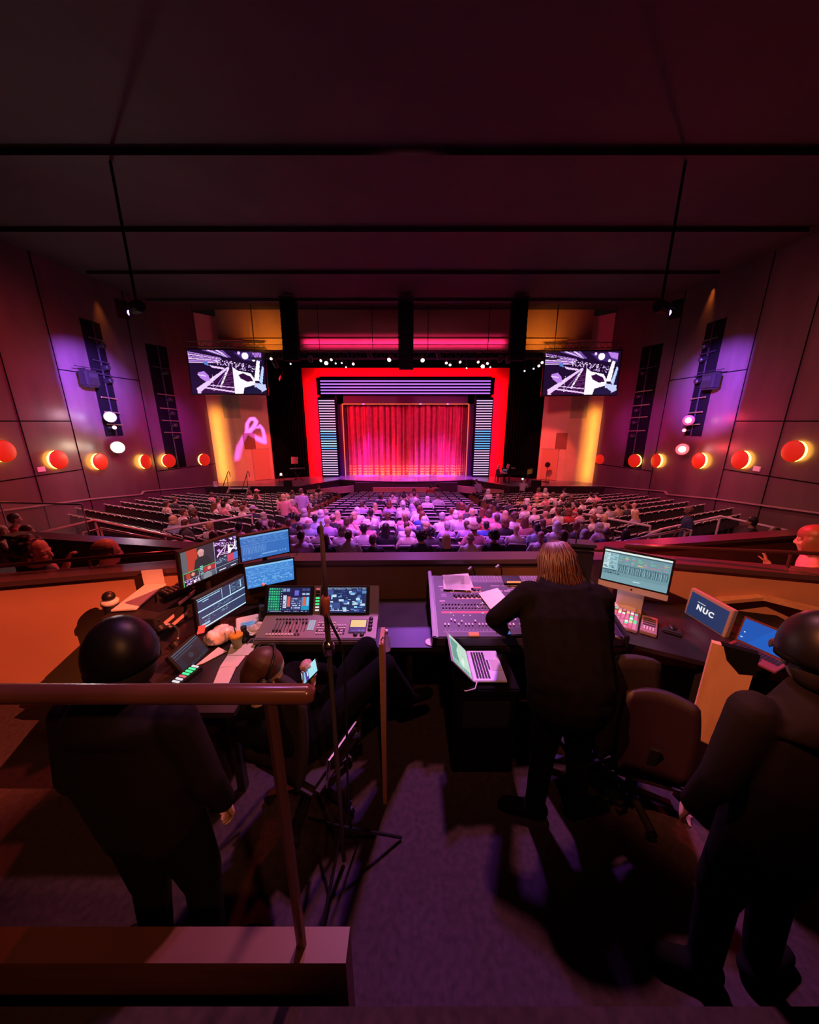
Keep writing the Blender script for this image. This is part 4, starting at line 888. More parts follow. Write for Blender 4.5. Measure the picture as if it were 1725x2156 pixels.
# people standing in the house
def standing(name, label, loc, yaw, skin, hairk, hc, sc, tc, bend=0, arm=0, s=1.0, grp='standing people'):
    b = MB(); sh = MB(); tr = MB(); B = Matrix.Rotation(R(-bend), 3, 'X'); piv = Vector((0, 0, .95))
    T = lambda x, y, z: piv + B @ (Vector((x, y, z)) - piv)
    def torso(m, e):
        m.loft([ring(T(0, 0, z), rx + e, ry + e, B) for z, rx, ry in ((.86, .16, .115), (1.0, .155, .11), (1.2, .18, .115), (1.36, .195, .10), (1.43, .12, .075), (1.47, .06, .055))])
    torso(b, 0); torso(sh, .016); b.cap(T(0, .0, 1.44), T(0, .02, 1.54), .055, .052); head_pieces(b, T(0, .03, 1.63), B, 1.0)
    for sx in (-1, 1):
        S_ = T(sx * .20, 0, 1.39); E_ = T(sx * .27, -.03, 1.12) if not arm else S_ + Vector((sx * .06, .14, -.22)); W_ = T(sx * .25, .1, .90) if not arm else E_ + Vector((-sx * .05, .2, -.02))
        b.cap(S_, E_, .056, .044); b.cap(E_, W_, .043, .032); hand_pieces(b, W_, W_ - E_, (sx, 0, .2), 20, -sx, 1.0); sh.cap(S_, S_.lerp(E_, .8), .07, .062)
        hp, k, a = Vector((sx * .09, 0, .9)), Vector((sx * .11, .02, .49)), Vector((sx * .12, -.01, .08))
        for m, e in ((b, 0), (tr, .016)):
            m.cap(hp, k if (m is b or tc[1]) else hp.lerp(k, .85), .09 + e, .062 + e)
            if m is b or tc[1]: m.cap(k, a, .056 + e, .042 + e)
        b.ell((sx * .12, .06, .04), (.045, .13, .04)); tr.ell((sx * .12, .06, .045), (.058, .15, .055))
    tr.ell((0, 0, .92), (.175, .13, .1))
    o = link('person', remesh(b, 'standing_body', .011, [SKIN[skin]]), None, loc, (0, 0, yaw)); o.scale = (s, s, s); tag(o, label, 'person')
    link('shirt', remesh(sh, 'shirt', .018, [SHM[sc]]), o); link('trousers', remesh(tr, 'trousers', .018, [SHM[tc[0]]]), o)
    if hairk: h = link('hair', HAIR[hairk], o, T(0, .03, 1.63), B.to_euler()); setmat(h, HC[hc])
    return o
p = rake(636, 1090, 0.2); y = 13.6; standing('p', 'standing person in purple shirt and khaki shorts in the left aisle', (at(636, 1060, Y=y).x, y, fz(y)), .05, 0, 'short', 'brown', 'lilac', ('tan', False))
y = 12.6; standing('p', 'standing person in violet top with a dark strap, left of the purple shirt', (at(598, 1060, Y=y).x, y, fz(y)), .1, 0, 'bob', 'blonde', 'pink', ('navy', True), s=.92)
y = 21.9; standing('p', 'person in grey top stooping towards the stage edge, right of centre', (at(1100, 1030, Y=y).x, y, fz(y)), -.5, 0, 'short', 'grey', 'pale grey', ('dark grey', True), bend=35, arm=1)
y = 21.0; standing('p', 'person in lilac shirt leaning over the front seats right of centre', (at(1010, 1030, Y=y).x, y, fz(y)), .6, 0, 'short', 'auburn', 'lilac', ('black', True), bend=25)
y = 8.9; standing('p', 'person in dark navy jacket walking behind the right handrail', (at(1452, 1080, Y=y).x, y, fz(y) - .1), 1.1, 2, None, '', 'navy', ('black', True))

# ------------------------------------------------------------------ rails and low walls around the side blocks
RAILR = mat('rail_red_lit', (.75, .24, .24), .35); RAILG = mat('rail_grey_steel', (.62, .52, .56), .35)  # red light on the side rails is put into the red base colour
PART = wood('partition_maroon', (.10, .035, .03), (.14, .05, .04), .45, 2)
def handrail(label, pts, r, m, posts=None, base=None, mid=None):
    t = thing('handrail', label, 'handrail', pts[0]); L = lambda p: Vector(p) - Vector(pts[0])
    MB().tube([L(p) for p in pts], r, 8).build('rail', m, t, smooth=True)
    for i in (posts if posts is not None else range(len(pts))):
        p = Vector(pts[i]); zb = base(p) if callable(base) else base; MB().tube([L(p), L((p.x, p.y, zb))], r * .75, 6).build('post', m, t)
    if mid:
        MB().tube([L((p[0], p[1], p[2] - mid)) for p in pts], r * .7, 6).build('mid_rail', m, t)
    return t
bz = lambda p: fz(p.y)
handrail('red-lit handrail rising to a peak behind the curly-haired person, far left', [at(70, 1125, Y=8.1), at(200, 1095, Y=9.6), at(345, 1126, Y=7.8), at(415, 1146, Y=6.9)], .035, RAILR, base=bz)
handrail('lower red-lit handrail behind the bald person, left side', [at(175, 1121, Y=8.0), at(212, 1112, Y=8.4), at(340, 1137, Y=7.3)], .03, RAILR, base=bz)
handrail('grey sloping handrail at the left aisle above the top monitors', [at(345, 1116, Y=8.6), at(530, 1084, Y=11.2)], .035, RAILG, base=bz, mid=.35)
handrail('violet handrail peaking in front of the dark seats, far right', [at(1325, 1146, Y=6.9), at(1392, 1115, Y=8.6), at(1517, 1087, Y=9.8), at(1690, 1124, Y=8.0)], .035, RAILG, base=bz)
handrail('shorter violet handrail below the far right one', [at(1316, 1140, Y=7.1), at(1444, 1114, Y=8.4), at(1456, 1117, Y=8.2)], .03, RAILG, base=bz)
handrail('dark sloping handrail at the right aisle beside the seated crowd', [at(1205, 1078, Y=11.8), at(1370, 1108, Y=9.0)], .035, RAILG, base=bz, mid=.35)
CAPD = mat('wall_cap_dark', (.10, .055, .065), .22)
def low_wall(a, b, z0, z1, name, th=.14, m=PART, cap=.05, capw=.24):
    t = MB(); A = Vector((*a, 0)); B = Vector((*b, 0)); d = (B - A).normalized(); n = Vector((-d.y, d.x, 0)) * th / 2
    t.add([A - n + Vector((0, 0, z0)), B - n + Vector((0, 0, z0)), B + n + Vector((0, 0, z0)), A + n + Vector((0, 0, z0)), A - n + Vector((0, 0, z1)), B - n + Vector((0, 0, z1)), B + n + Vector((0, 0, z1)), A + n + Vector((0, 0, z1))],
          [(3, 2, 1, 0), (4, 5, 6, 7), (0, 1, 5, 4), (1, 2, 6, 5), (2, 3, 7, 6), (3, 0, 4, 7)])
    t.bar((*a, z1 + cap / 2), (*b, z1 + cap / 2), capw, cap, 1) if False else None
    n2 = n.normalized() * capw / 2; z2 = z1 + cap
    t.add([A - n2 + Vector((0, 0, z1)), B - n2 + Vector((0, 0, z1)), B + n2 + Vector((0, 0, z1)), A + n2 + Vector((0, 0, z1)), A - n2 + Vector((0, 0, z2)), B - n2 + Vector((0, 0, z2)), B + n2 + Vector((0, 0, z2)), A + n2 + Vector((0, 0, z2))],
          [(3, 2, 1, 0), (4, 5, 6, 7), (0, 1, 5, 4), (1, 2, 6, 5), (2, 3, 7, 6), (3, 0, 4, 7)], 1)
    return struct(t.build(name, [m, CAPD]))
low_wall((-2.35, 4.35), (-6.2, 5.0), -1.2, .62, 'partition_left'); low_wall((2.35, 4.35), (6.6, 5.1), -1.2, .64, 'partition_right')
low_wall((-7.2, 6.3), (-3.6, 6.2), -1.4, -.25, 'partition_left_lower'); low_wall((3.6, 6.2), (7.4, 6.3), -1.4, -.25, 'partition_right_lower')
# clear glass screen, far left
gs = thing('glass_screen', 'clear glass screen with a rail on top, far left behind the crowd', 'glass screen', (-8.6, 7.9, fz(7.9)))
GLASS = mat('clear_glass', (.9, .85, .85), .05, spec=.8, alpha=.14)
ga, gb = at(0, 1058, Y=7.9) - gs.location, at(172, 1062, Y=7.9) - gs.location
MB().box(((ga.x - 1 + gb.x) / 2, 0, ga.z / 2 + .2), (gb.x - ga.x + 1, .02, ga.z - .42)).build('pane', GLASS, gs)
MB().tube([(ga.x - 1, 0, ga.z), ga, gb], .02, 6).build('top_rail', CHROME, gs)
for p_ in (ga, gb): MB().tube([(p_.x, 0, 0), (p_.x, 0, p_.z)], .018, 6).build('post', CHROME, gs)

# ================================================================== CONTROL BOOTH
WY = .02
low_wall((-4.3, 2.36 + WY), (-2.09, 2.87 + WY), 0, 1.045, 'wall_booth_left', .14, TAN, .045, .20)
low_wall((-2.09, 2.87 + WY), (-1.1, 3.02 + WY), 0, 1.045, 'wall_booth_left_corner', .14, BWOOD, .045, .20)
low_wall((-1.1, 3.02 + WY), (1.2, 3.06 + WY), 0, 1.045, 'wall_booth_front', .14, BWOOD, .045, .20)
low_wall((1.2, 3.06 + WY), (2.14, 3.04 + WY), 0, 1.045, 'wall_booth_right_corner', .14, BWOOD, .045, .20)
low_wall((2.14, 3.04 + WY), (4.4, 2.46 + WY), 0, 1.045, 'wall_booth_right', .14, TAN, .045, .20)
RAILD = mat('rail_dark_steel', (.12, .05, .055), .22, metal=.4)
zc = lambda p: 1.06
handrail('dark thin rail over the orange booth wall, left', [at(-60, 1198, Y=2.56), at(0, 1192, Y=2.66), at(186, 1176, Y=2.82), at(388, 1160, Y=2.98)], .018, RAILD, posts=[0, 2, 3], base=zc)
handrail('dark thin rail over the tan booth wall, right', [at(1318, 1148, Y=3.14), at(1500, 1156, Y=2.98), at(1668, 1163, Y=2.80), at(1790, 1169, Y=2.64)], .018, RAILD, posts=[0, 2, 3], base=zc)
t = thing('stage_lantern', 'added lantern with light-cutting flag hung over the booth, right of the camera', 'stage light', (2.6, 1.0, 5.0), group='added light-cutting lanterns')  # added lantern; its flag keeps the orange spot off heads above the wall
_A, _B = Vector((-5.2, 2.2, 1.06)) - Vector((2.6, 1, 5)), Vector((-.9, 3.1, 1.06)) - Vector((2.6, 1, 5)); _A = _A / _A.length * .4; _B = _B / _B.length * .4; _u = Vector((-.1, 0, .28)); _t = Vector((-.006, -.002, -.0))
MB().add([_A, _B, _B + _u, _A + _u, _A + _t, _B + _t, _B + _u + _t, _A + _u + _t], [(0, 1, 2, 3), (7, 6, 5, 4), (0, 4, 5, 1), (1, 5, 6, 2), (2, 6, 7, 3), (3, 7, 4, 0)]).build('light_flag', MATTE, t)
_d = (_A + _B).normalized(); MB().tube([-_d * .4, -_d * .05], .12, 12).build('lantern_body', MATTE, t); MB().bar(-_d * .3, -_d * .3 + Vector((0, 0, 3.9)), .05).build('hanging_pole', MATTE, t); MB().bar(-_d * .1 + Vector((0, 0, .12)), _A + _u, .015).build('flag_arm', MATTE, t)
# pale paper taped to the left wall, ledge on the right wall
pp = at(324, 1222, Y=2.72); tag(MB().box((0, 0, 0), (.16, .004, .2)).build('wall_notice', PAPER, loc=pp, rot=(0, 0, R(13))), 'blank pale paper taped to the left booth wall under the rail', 'paper')
lg = MB(); lg.bar(at(1512, 1264, Y=2.78), at(1602, 1256, Y=2.72), .09, .03); lg.bar(at(1602, 1256, Y=2.72), at(1740, 1290, Y=2.48), .09, .03)
tag(lg.build('wall_ledge', PLY), 'pale wooden ledge along the tan wall behind the blue-screen laptop', 'ledge')
# near rail at the back of the booth
nr = thing('handrail', 'thick glossy dark handrail across the lower left, nearest of all', 'handrail', (-1.6, .70, 1.70))
zr = at(330, 1461, Y=.70).z - 1.70
MB().tube([(-.9, 0, zr), (1.345, 0, zr), (1.362, 0, zr)], [.024, .024, .016], 14).build('rail', RAILW, nr, smooth=True)
for x in (-.1, 1.25): MB().tube([(x, 0, zr - .02), (x, 0, -1.05)], .016, 8).build('post', RAILD, nr)
MB().box((.2, 0, -1.35), (2.4, .08, .72)).build('low_partition', PART, nr)
# tables
def table(label, poly, z, legs, m=BLACK, loc=None):
    c = (sum(p[0] for p in poly) / len(poly), sum(p[1] for p in poly) / len(poly)); t = thing('desk', label, 'desk', (*c, 0))
    slab([(x - c[0], y - c[1]) for x, y in poly], z - .035, z).build('tabletop', m, t)
    for x, y in legs: MB().box((x - c[0], y - c[1], (z - .035) / 2), (.05, .05, z - .035)).build('leg', DGREY, t)
    return t
DESK = mat('black_laminate', (.018, .015, .018), .35, noise=.3, nscale=6)
dk = table('long black desk along the front wall, under both consoles', [(-1.25, 2.18), (1.62, 2.18), (1.62, 2.96), (-1.25, 2.86)], .72, [(-1.2, 2.25), (-1.2, 2.9), (0, 2.25), (0, 2.9), (1.5, 2.25), (1.5, 2.9)], DESK)
table('dark corner desk on the left, below the stacked monitors', [(-2.05, 1.6), (-1.02, 1.6), (-1.02, 2.15), (-1.27, 2.17), (-1.27, 2.84), (-2.05, 2.74), (-2.42, 2.64)], .715, [(-1.95, 1.7), (-1.1, 1.7), (-2.25, 2.5), (-1.35, 2.8)], DESK)
table('dark corner desk on the right, below the widescreen computer', [(1.64, 2.25), (2.1, 2.02), (3.2, 1.9), (3.2, 2.62), (2.2, 2.90), (1.64, 2.94)], .715, [(1.75, 2.35), (2.15, 2.1), (3.1, 2.0), (3.1, 2.5), (1.75, 2.9)], DESK)

# ---- screens
def ui_rows(im, x0, y0, x1, y1, n, c, rn, fill=.6):
    for i in range(n):
        y = y0 + (y1 - y0) * i / n; x = x0
        while x < x1 - .01:
            L = rn.uniform(.01, .06)
            if rn.random() < fill: im.rect(x, y, min(x + L, x1), y + (y1 - y0) / n * .4, c)
            x += L + .012
def pic_multiview():
    im = Img(120, 68, (28, 36, 48)); rn = random.Random(2)
    im.rect(0, .0, .09, .62, (92, 100, 108)); im.rect(.09, 0, .26, .62, (190, 60, 45)); im.rect(.26, 0, .55, .62, (52, 48, 62))
    im.poly([(.18, .62), (.22, .34), (.32, .26), (.44, .34), (.5, .62)], (30, 42, 50)); im.disc(.32, .17, .055, (222, 165, 160)); im.poly([(.27, .16), (.37, .16), (.36, .3), (.29, .3)], (210, 150, 145))
    p2 = piano_picture(); im.paste(p2, .56, .02, .99, .52); im.rect(.55, 0, .558, 1, (170, 190, 220))
    im.rect(.56, .54, .78, .78, (40, 60, 90)); ui_rows(im, .57, .55, .77, .74, 4, (190, 210, 230), rn); im.rect(.78, .54, 1, .78, (210, 70, 100)); im.rect(.92, .54, 1, .78, (70, 120, 210))
    im.rect(0, .62, .55, .63, (80, 220, 110)); im.rect(.0, .64, .26, .98, (60, 50, 60)); im.rect(.05, .64, .12, .98, (190, 60, 45)); im.disc(.16, .72, .03, (230, 150, 140)); im.rect(0, .62, .008, 1, (80, 220, 110)); im.rect(.26, .62, .268, 1, (80, 220, 110))
    for i in range(6): im.rect(.28, .58 + i * .05, .33, .605 + i * .05, (150, 210, 220))
    im.rect(.34, .64, .55, .8, (180, 50, 60)); im.disc(.44, .71, .03, (235, 150, 145)); im.paste(p2, .02, .84, .27, .99); im.rect(.28, .84, .55, .99, (80, 95, 110)); im.disc(.4, .95, .08, (130, 140, 150))
    im.rect(.56, .80, .99, .99, (40, 52, 76)); im.rect(.62, .93, .74, .96, (230, 235, 240)); im.rect(.84, .93, .95, .96, (230, 235, 240)); im.rect(0, .82, 1, .825, (150, 170, 200))
    return im
def pic_blue(seed, base, hi, cols=False):
    im = Img(120, 66, base); rn = random.Random(seed); im.rect(0, 0, 1, .07, hi); ui_rows(im, .04, .12, .96, .34, 5, hi, rn, .7); im.rect(0, .36, 1, .375, hi)
    if cols:
        for i in range(16): im.rect(.04 + i * .03, .42, .048 + i * .03, .74, hi)
        im.rect(.4, .8, .74, .86, hi); [im.rect(.78 + i * .06, .8, .81 + i * .06, .86, hi) for i in range(3)]
    else: ui_rows(im, .04, .42, .96, .95, 9, hi, rn, .55)
    ui_rows(im, .02, .9, .4, .96, 1, hi, rn); return im
def pic_timeline():
    im = Img(120, 72, (44, 62, 100)); rn = random.Random(4); im.rect(0, 0, .5, .015, (170, 225, 245)); im.rect(.02, .05, .45, .08, (170, 225, 245)); im.rect(.1, .12, .22, .15, (170, 225, 245))
    for x in (.48, .66): im.rect(x, .04, x + .015, .36, (190, 235, 250))
    ui_rows(im, .7, .05, .95, .34, 6, (120, 180, 210), rn); im.rect(.9, .04, .92, .3, (190, 235, 250)); im.rect(0, .38, 1, .41, (190, 235, 250)); ui_rows(im, .3, .46, .7, .58, 3, (120, 170, 210), rn)
    im.rect(.06, .62, 1, .65, (200, 240, 250)); ui_rows(im, .1, .69, .6, .8, 3, (150, 200, 225), rn, .4); im.rect(.03, .95, 1, .98, (200, 240, 250)); im.rect(.04, .84, .2, .9, (150, 200, 225)); return im
def pic_dark():
    im = Img(100, 62, (14, 34, 48)); rn = random.Random(9); im.rect(0, 0, 1, .04, (80, 120, 135)); im.rect(0, .12, 1, .14, (60, 100, 120)); im.rect(0, .24, .7, .26, (60, 100, 120)); im.rect(.2, .35, .75, .85, (20, 26, 36)); im.disc(.48, .55, .08, (40, 52, 66)); ui_rows(im, .02, .88, .98, .98, 2, (40, 90, 115), rn); return im
def pic_console_green():
    im = Img(110, 66, (30, 34, 72)); rn = random.Random(6)
    for i in range(5):
        for j in range(9): im.rect(.02 + i * .055, .03 + j * .1, .065 + i * .055, .11 + j * .1, (20, 160 + rn.randint(-25, 25), 110)); im.rect(.03 + i * .055, .05 + j * .1, .045 + i * .055, .06 + j * .1, (170, 240, 210))
    for j in range(9): im.rect(.31, .04 + j * .1, .33, .08 + j * .1, (200, 210, 230))
    for x, y, w_, h_, c in ((.35, .04, .07, .13, (120, 150, 210)), (.44, .04, .07, .13, (120, 150, 210)), (.36, .32, .09, .5, (205, 212, 230)), (.46, .36, .08, .42, (215, 90, 90)), (.55, .06, .24, .3, (40, 30, 80)), (.63, .12, .1, .2, (100, 105, 215)), (.55, .4, .24, .5, (60, 70, 120)), (.81, .05, .07, .08, (70, 80, 140)), (.90, .05, .08, .08, (70, 80, 140)), (.81, .22, .07, .08, (170, 190, 230)), (.90, .22, .08, .08, (170, 190, 230)), (.80, .4, .18, .5, (30, 150, 200)), (.83, .38, .07, .35, (225, 100, 70)), (.92, .38, .05, .35, (120, 190, 240))): im.rect(x, y, x + w_, y + h_, c)
    ui_rows(im, .56, .44, .78, .88, 5, (190, 205, 235), rn); ui_rows(im, .37, .34, .44, .8, 6, (60, 70, 120), rn); ui_rows(im, .02, .94, .98, .99, 1, (225, 225, 240), rn, .8); ui_rows(im, .35, .86, .53, .92, 1, (90, 160, 230), rn); return im
def pic_console_blocks():
    im = Img(120, 70, (36, 50, 98)); rn = random.Random(8)
    for i in range(70):
        x, y = rn.uniform(0, .93), rn.uniform(.08, .86); im.rect(x, y, x + rn.uniform(.02, .12), y + rn.uniform(.02, .12), rn.choice([(150, 205, 235), (70, 95, 170), (190, 225, 240), (30, 40, 84), (90, 140, 200)]))
    ui_rows(im, .0, .01, 1, .09, 2, (200, 225, 240), rn, .8); im.rect(.05, .1, .22, .3, (70, 84, 150)); im.rect(.2, .6, .38, .84, (60, 80, 140)); ui_rows(im, .02, .9, .98, .97, 1, (210, 200, 235), rn, .7); return im
def pic_daw():
    im = Img(130, 74, (110, 150, 160)); rn = random.Random(3); im.rect(0, 0, 1, .05, (225, 240, 235)); im.rect(0, .05, 1, .1, (70, 100, 112)); im.rect(0, .1, .09, .62, (190, 220, 225)); im.rect(.09, .1, .22, .62, (150, 195, 205))
    ui_rows(im, .01, .12, .08, .6, 12, (70, 105, 120), rn, .8); ui_rows(im, .1, .12, .21, .6, 12, (60, 95, 110), rn, .7)
    for i in range(8):
        for j in range(7):
            if rn.random() < .7: im.rect(.24 + i * .094, .13 + j * .035, .24 + i * .094 + rn.uniform(.03, .085), .15 + j * .035, rn.choice([(205, 120, 135), (120, 190, 150), (215, 205, 100), (190, 130, 175), (130, 170, 190)]))
    for i in range(22): im.rect(.235 + i * .034, .42, .26 + i * .034, .68, (60, 92, 105)); im.rect(.24 + i * .034, .45, .247 + i * .034, .66, (150, 195, 205))
    im.rect(0, .64, .22, .66, (50, 80, 95)); ui_rows(im, .02, .69, .3, .78, 2, (30, 50, 65), rn, .85); im.rect(0, .8, 1, 1, (120, 160, 172)); im.rect(.5, .86, .6, .89, (200, 230, 235)); return im
def pic_nuc():
    im = Img(60, 38, (28, 52, 94)); return im
def pic_desktop():
    im = Img(60, 40, (10, 92, 190)); im.poly([(0, 0), (.6, 0), (.2, 1), (0, 1)], (8, 84, 176)); im.rect(.06, .55, .1, .6, (200, 220, 240)); im.rect(.8, .88, .9, .93, (150, 190, 235)); im.rect(.03, .8, .08, .84, (170, 200, 240)); return im
def pic_laptop():
    im = Img(90, 56, (196, 226, 205)); rn = random.Random(12); im.rect(0, 0, .14, 1, (150, 200, 185)); im.poly([(.16, .02), (.9, .02), (.9, .5), (.55, .3), (.16, .4)], (110, 165, 150)); ui_rows(im, .2, .06, .86, .36, 6, (70, 125, 115), rn); ui_rows(im, .02, .05, .13, .9, 8, (70, 115, 110), rn); ui_rows(im, .2, .5, .95, .95, 7, (165, 205, 185), rn, .4); im.poly([(.1, .6), (.3, .5), (.5, .65), (.4, .72)], (225, 245, 232)); return im
def monitor(label, c, yaw, tilt, w_, h_, im, bez=.012, m=BLACK, stand=None, chin=0, name='monitor', grp=None, chin_m=None):
    t = thing(name, label, 'computer monitor', c, erot(yaw, tilt, 0), grp)
    MB().box((0, .022, 0), (w_ + 2 * bez, .04, h_ + 2 * bez)).build('housing', m, t, bevel=.004)
    link('screen', im.mesh('screen', w_, h_), t, (0, -.001, 0))
    if chin: MB().box((0, .02, -h_ / 2 - bez - chin / 2), (w_ + 2 * bez, .03, chin)).build('chin', chin_m or SILVER, t, bevel=.003)
    if stand is not None:       # pole down to the desk, straight in world space
        M = rotm(yaw, tilt, 0).to_4x4(); M.translation = Vector(c); inv = M.inverted()
        b = Vector(c) + rotm(yaw, 0, 0) @ Vector((0, .10, 0)); L = lambda p: inv @ Vector(p); s = MB()
        s.tube([L((b.x, b.y, stand)), L((b.x, b.y, c[2] + .03))], .02, 10); s.bar(L((b.x, b.y, c[2])), (0, .04, 0), .05); s.build('stand', BLACK, t)
        fb_ = MB(); fb_.lathe([(.1, 0), (.1, .012), (.03, .02)], L((b.x, b.y, stand)), 18, rotm(yaw, tilt, 0).transposed()); fb_.build('foot', BLACK, t)
    return t
C0 = Vector((0, 0, H))
def sc(c, s): return C0 + (Vector(c) - C0) * s
monitor('upper left monitor showing a multi-camera view of the show', sc((-1.752, 2.795, 1.168), .868), 66, 5.2, .46, .269, pic_multiview(), stand=.715)
monitor('top monitor with pale blue spreadsheet, right of the multi-camera view', sc((-1.518, 3.367, 1.087), .815), 36, 6, .391, .22, pic_blue(1, (56, 112, 190), (110, 165, 225), True), stand=.715)
monitor('blue list monitor directly below the top spreadsheet monitor', sc((-1.511, 3.391, .748), .805), 29, 9, .388, .219, pic_blue(2, (66, 132, 212), (130, 195, 240)), stand=.715)
mD = monitor('lower left monitor with dark blue timeline and a pink note on its corner', sc((-1.668, 2.724, .787), .868), 69, 4, .42, .252, pic_timeline(), stand=.715)
note = MB().box((0, 0, 0), (.06, .003, .06)).build('sticky_note', mat('pink_note', (.85, .18, .22), .8), loc=mD.location + rotm(69, 4, 0) @ Vector((-.205, -.006, -.115)), rot=erot(69, 4, 20)); tag(note, 'pink sticky note on lower corner of the timeline monitor', 'note')
# widescreen desktop computer on the right
im_ = monitor('widescreen silver computer showing a music arranger, on the right desk', sc((2.132, 2.954, .989), .9), -36.3, -2.9, .477, .279, pic_daw(), bez=.016, chin=.055, name='desktop_computer')
MB().prism([(0, 0), (.03, 0), (.14, -.21), (.11, -.21)], (-.1, .03, -.2), (0, 1, 0), (0, 0, 1), (1, 0, 0), .2).build('stand', SILVER, im_); MB().box((0, .08, -.405), (.2, .19, .008)).build('foot', SILVER, im_)
MB().lathe([(.008, 0), (.008, .002)], (0, .004, -.182), 10, Matrix.Rotation(R(90), 3, 'X')).build('logo_mark', BLACK, im_)
# grey monitor with white letters
nu = monitor('grey-framed monitor with three white letters on dark blue, right desk', sc((3.07, 3.118, .443), .8), -85.8, -5.2, .328, .205, pic_nuc(), bez=.024, m=mat('grey_bezel', (.42, .38, .38), .45), stand=.715, chin=.02, chin_m=mat('grey_bezel', (.42, .38, .38), .45))
def text_mesh(name, s, size, m, parent, loc, extrude=.001, rot=(R(90), 0, 0)):
    cu = bpy.data.curves.new(name, 'FONT'); cu.body = s; cu.size = size; cu.extrude = extrude; cu.offset = .0022; cu.align_x = 'CENTER'; cu.align_y = 'CENTER'; cu.space_character = 1.25
    o = bpy.data.objects.new(name + '_tmp', cu); COL.objects.link(o); dg = bpy.context.evaluated_depsgraph_get(); me = bpy.data.meshes.new_from_object(o.evaluated_get(dg)); bpy.data.objects.remove(o)
    me.name = name; me.materials.clear(); me.materials.append(m); return link(name, me, parent, loc, rot)
WG = glow('white_letters', (1, 1, 1), .85)
text_mesh('letters', 'NUC', .062, WG, nu, (-.01, -.004, 0)); MB().box((-.055, -.003, .045), (.07, .002, .007)).build('small_line', glow('pale_line', (.7, .8, .9), .6), nu)
# open laptop, grey, on the low stand in front of the sound desk
def laptop(label, hinge, ang, w_, d_, lean, im, m, keym, yaw_extra=0, cat='laptop'):
    """hinge: middle of the hinge; base runs along local -y (towards the user), screen at +y."""
    t = thing('laptop', label, cat, hinge, ang)
    MB().box((0, -d_ / 2, .008), (w_, d_, .016)).build('base', m, t, bevel=.004)
    kb_ = MB(); n = 13
    for r in range(5):
        for c in range(n): kb_.box(((c - (n - 1) / 2) * w_ * .066, -d_ * (.14 + r * .088), .0175), (w_ * .052, d_ * .062, .003))
    kb_.box((0, -d_ * .58, .0175), (w_ * .3, d_ * .05, .003)); kb_.build('keyboard', keym, t); MB().box((0, -d_ * .8, .0168), (w_ * .36, d_ * .3, .0012)).build('trackpad', mat('trackpad', (.55, .53, .56), .3) if m is SILVER else BLACK, t)
    ld = MB(); q = Matrix.Rotation(R(-lean), 3, 'X'); ld.box(q @ Vector((0, .004, d_ / 2)) + Vector((0, 0, .012)), (w_, .007, d_), q); l = ld.build('lid', m, t)
    link('screen', im.mesh('screen', w_ * .93, d_ * .86), t, q @ Vector((0, -.001, d_ / 2)) + Vector((0, 0, .012)), (R(-lean), 0, 0)); return t
hp = (at(983, 1373, Z=.70) + at(997, 1439, Z=.70)) / 2
laptop('open silver laptop with pale green screen, below the sound desk', hp, (0, 0, R(90)), .305, .218, 42, pic_laptop(), SILVER, BLACK)
cs = thing('equipment_case', 'black equipment case under the open silver laptop', 'case', (.5, 1.98, 0)); MB().box((0, 0, .345), (.42, .36, .69)).build('case_body', MATTE, cs, bevel=.01); MB().box((0, -.185, .5), (.3, .01, .2)).build('rack_front', DGREY, cs)
cab = MB(); cab.tube([hp + Vector((.02, -.15, .01)), hp + Vector((0, -.2, .0)), hp + Vector((-.06, -.2, -.02)), hp + Vector((-.11, -.14, -.03)), hp + Vector((-.12, -.06, -.05))], .004, 6); tag(cab.build('charging_cable', WHITE, smooth=True), 'white charging cable looping off the silver laptop', 'cable')
# laptop with blue desktop far right, tablet-size laptop lower left
lb = at(1598, 1352, d=2.42); laptop('dark laptop with plain bright blue desktop, far right desk', Vector((lb.x + .06, lb.y + .02, .722)), (0, 0, R(-66)), .30, .2, 14, pic_desktop(), mat('dark_red_laptop', (.16, .05, .06), .4), BLACK)
monitor('small tilted screen with dark teal window, lower left desk', sc((-1.903, 2.532, .399), .80), 85.8, -33, .24, .145, pic_dark(), bez=.014, stand=None, name='tablet')
# ---- racks and clutter on the left
RK = mat('rack_black', (.02, .016, .016), .45); STRIP = mat('label_strip_pink', (.80, .36, .34), .5)
for k, (y0, y1, z0, z1, lab) in enumerate(((2.05, 2.68, .715, .80, 'lowest black rack unit at the left desk, with pink strip'), (2.12, 2.70, .80, .875, 'middle black rack unit at the left desk'), (2.2, 2.72, .875, .95, 'top black rack unit at the left desk, under the antennas'))):
    t = thing('rack_unit', lab, 'rack unit', (-2.12 + .02 * k, (y0 + y1) / 2, z0), group='rack units at the left desk'); L = y1 - y0
    MB().box((0, 0, (z1 - z0) / 2), (.4, L, z1 - z0 - .006)).build('housing', RK, t, bevel=.004)
    MB().box((.203, .12 - .22 * (k % 2), (z1 - z0) / 2), (.006, .22, .026)).build('label_strip', STRIP, t)
    for q_ in (-.26, .27): MB().lathe([(.012, 0), (.01, .012)], (.2, q_ * L / .63, (z1 - z0) / 2), 8, Matrix.Rotation(R(90), 3, 'Y')).build('knob', DGREY, t)
bd = MB(); bd.box((0, 0, 0), (.17, .42, .012)); tag(bd.build('shelf_board', mat('white_board', (.8, .72, .66), .6), loc=(-2.20, 2.50, .965), rot=(0, 0, R(8))), 'white shelf board on top of the left rack units', 'board')
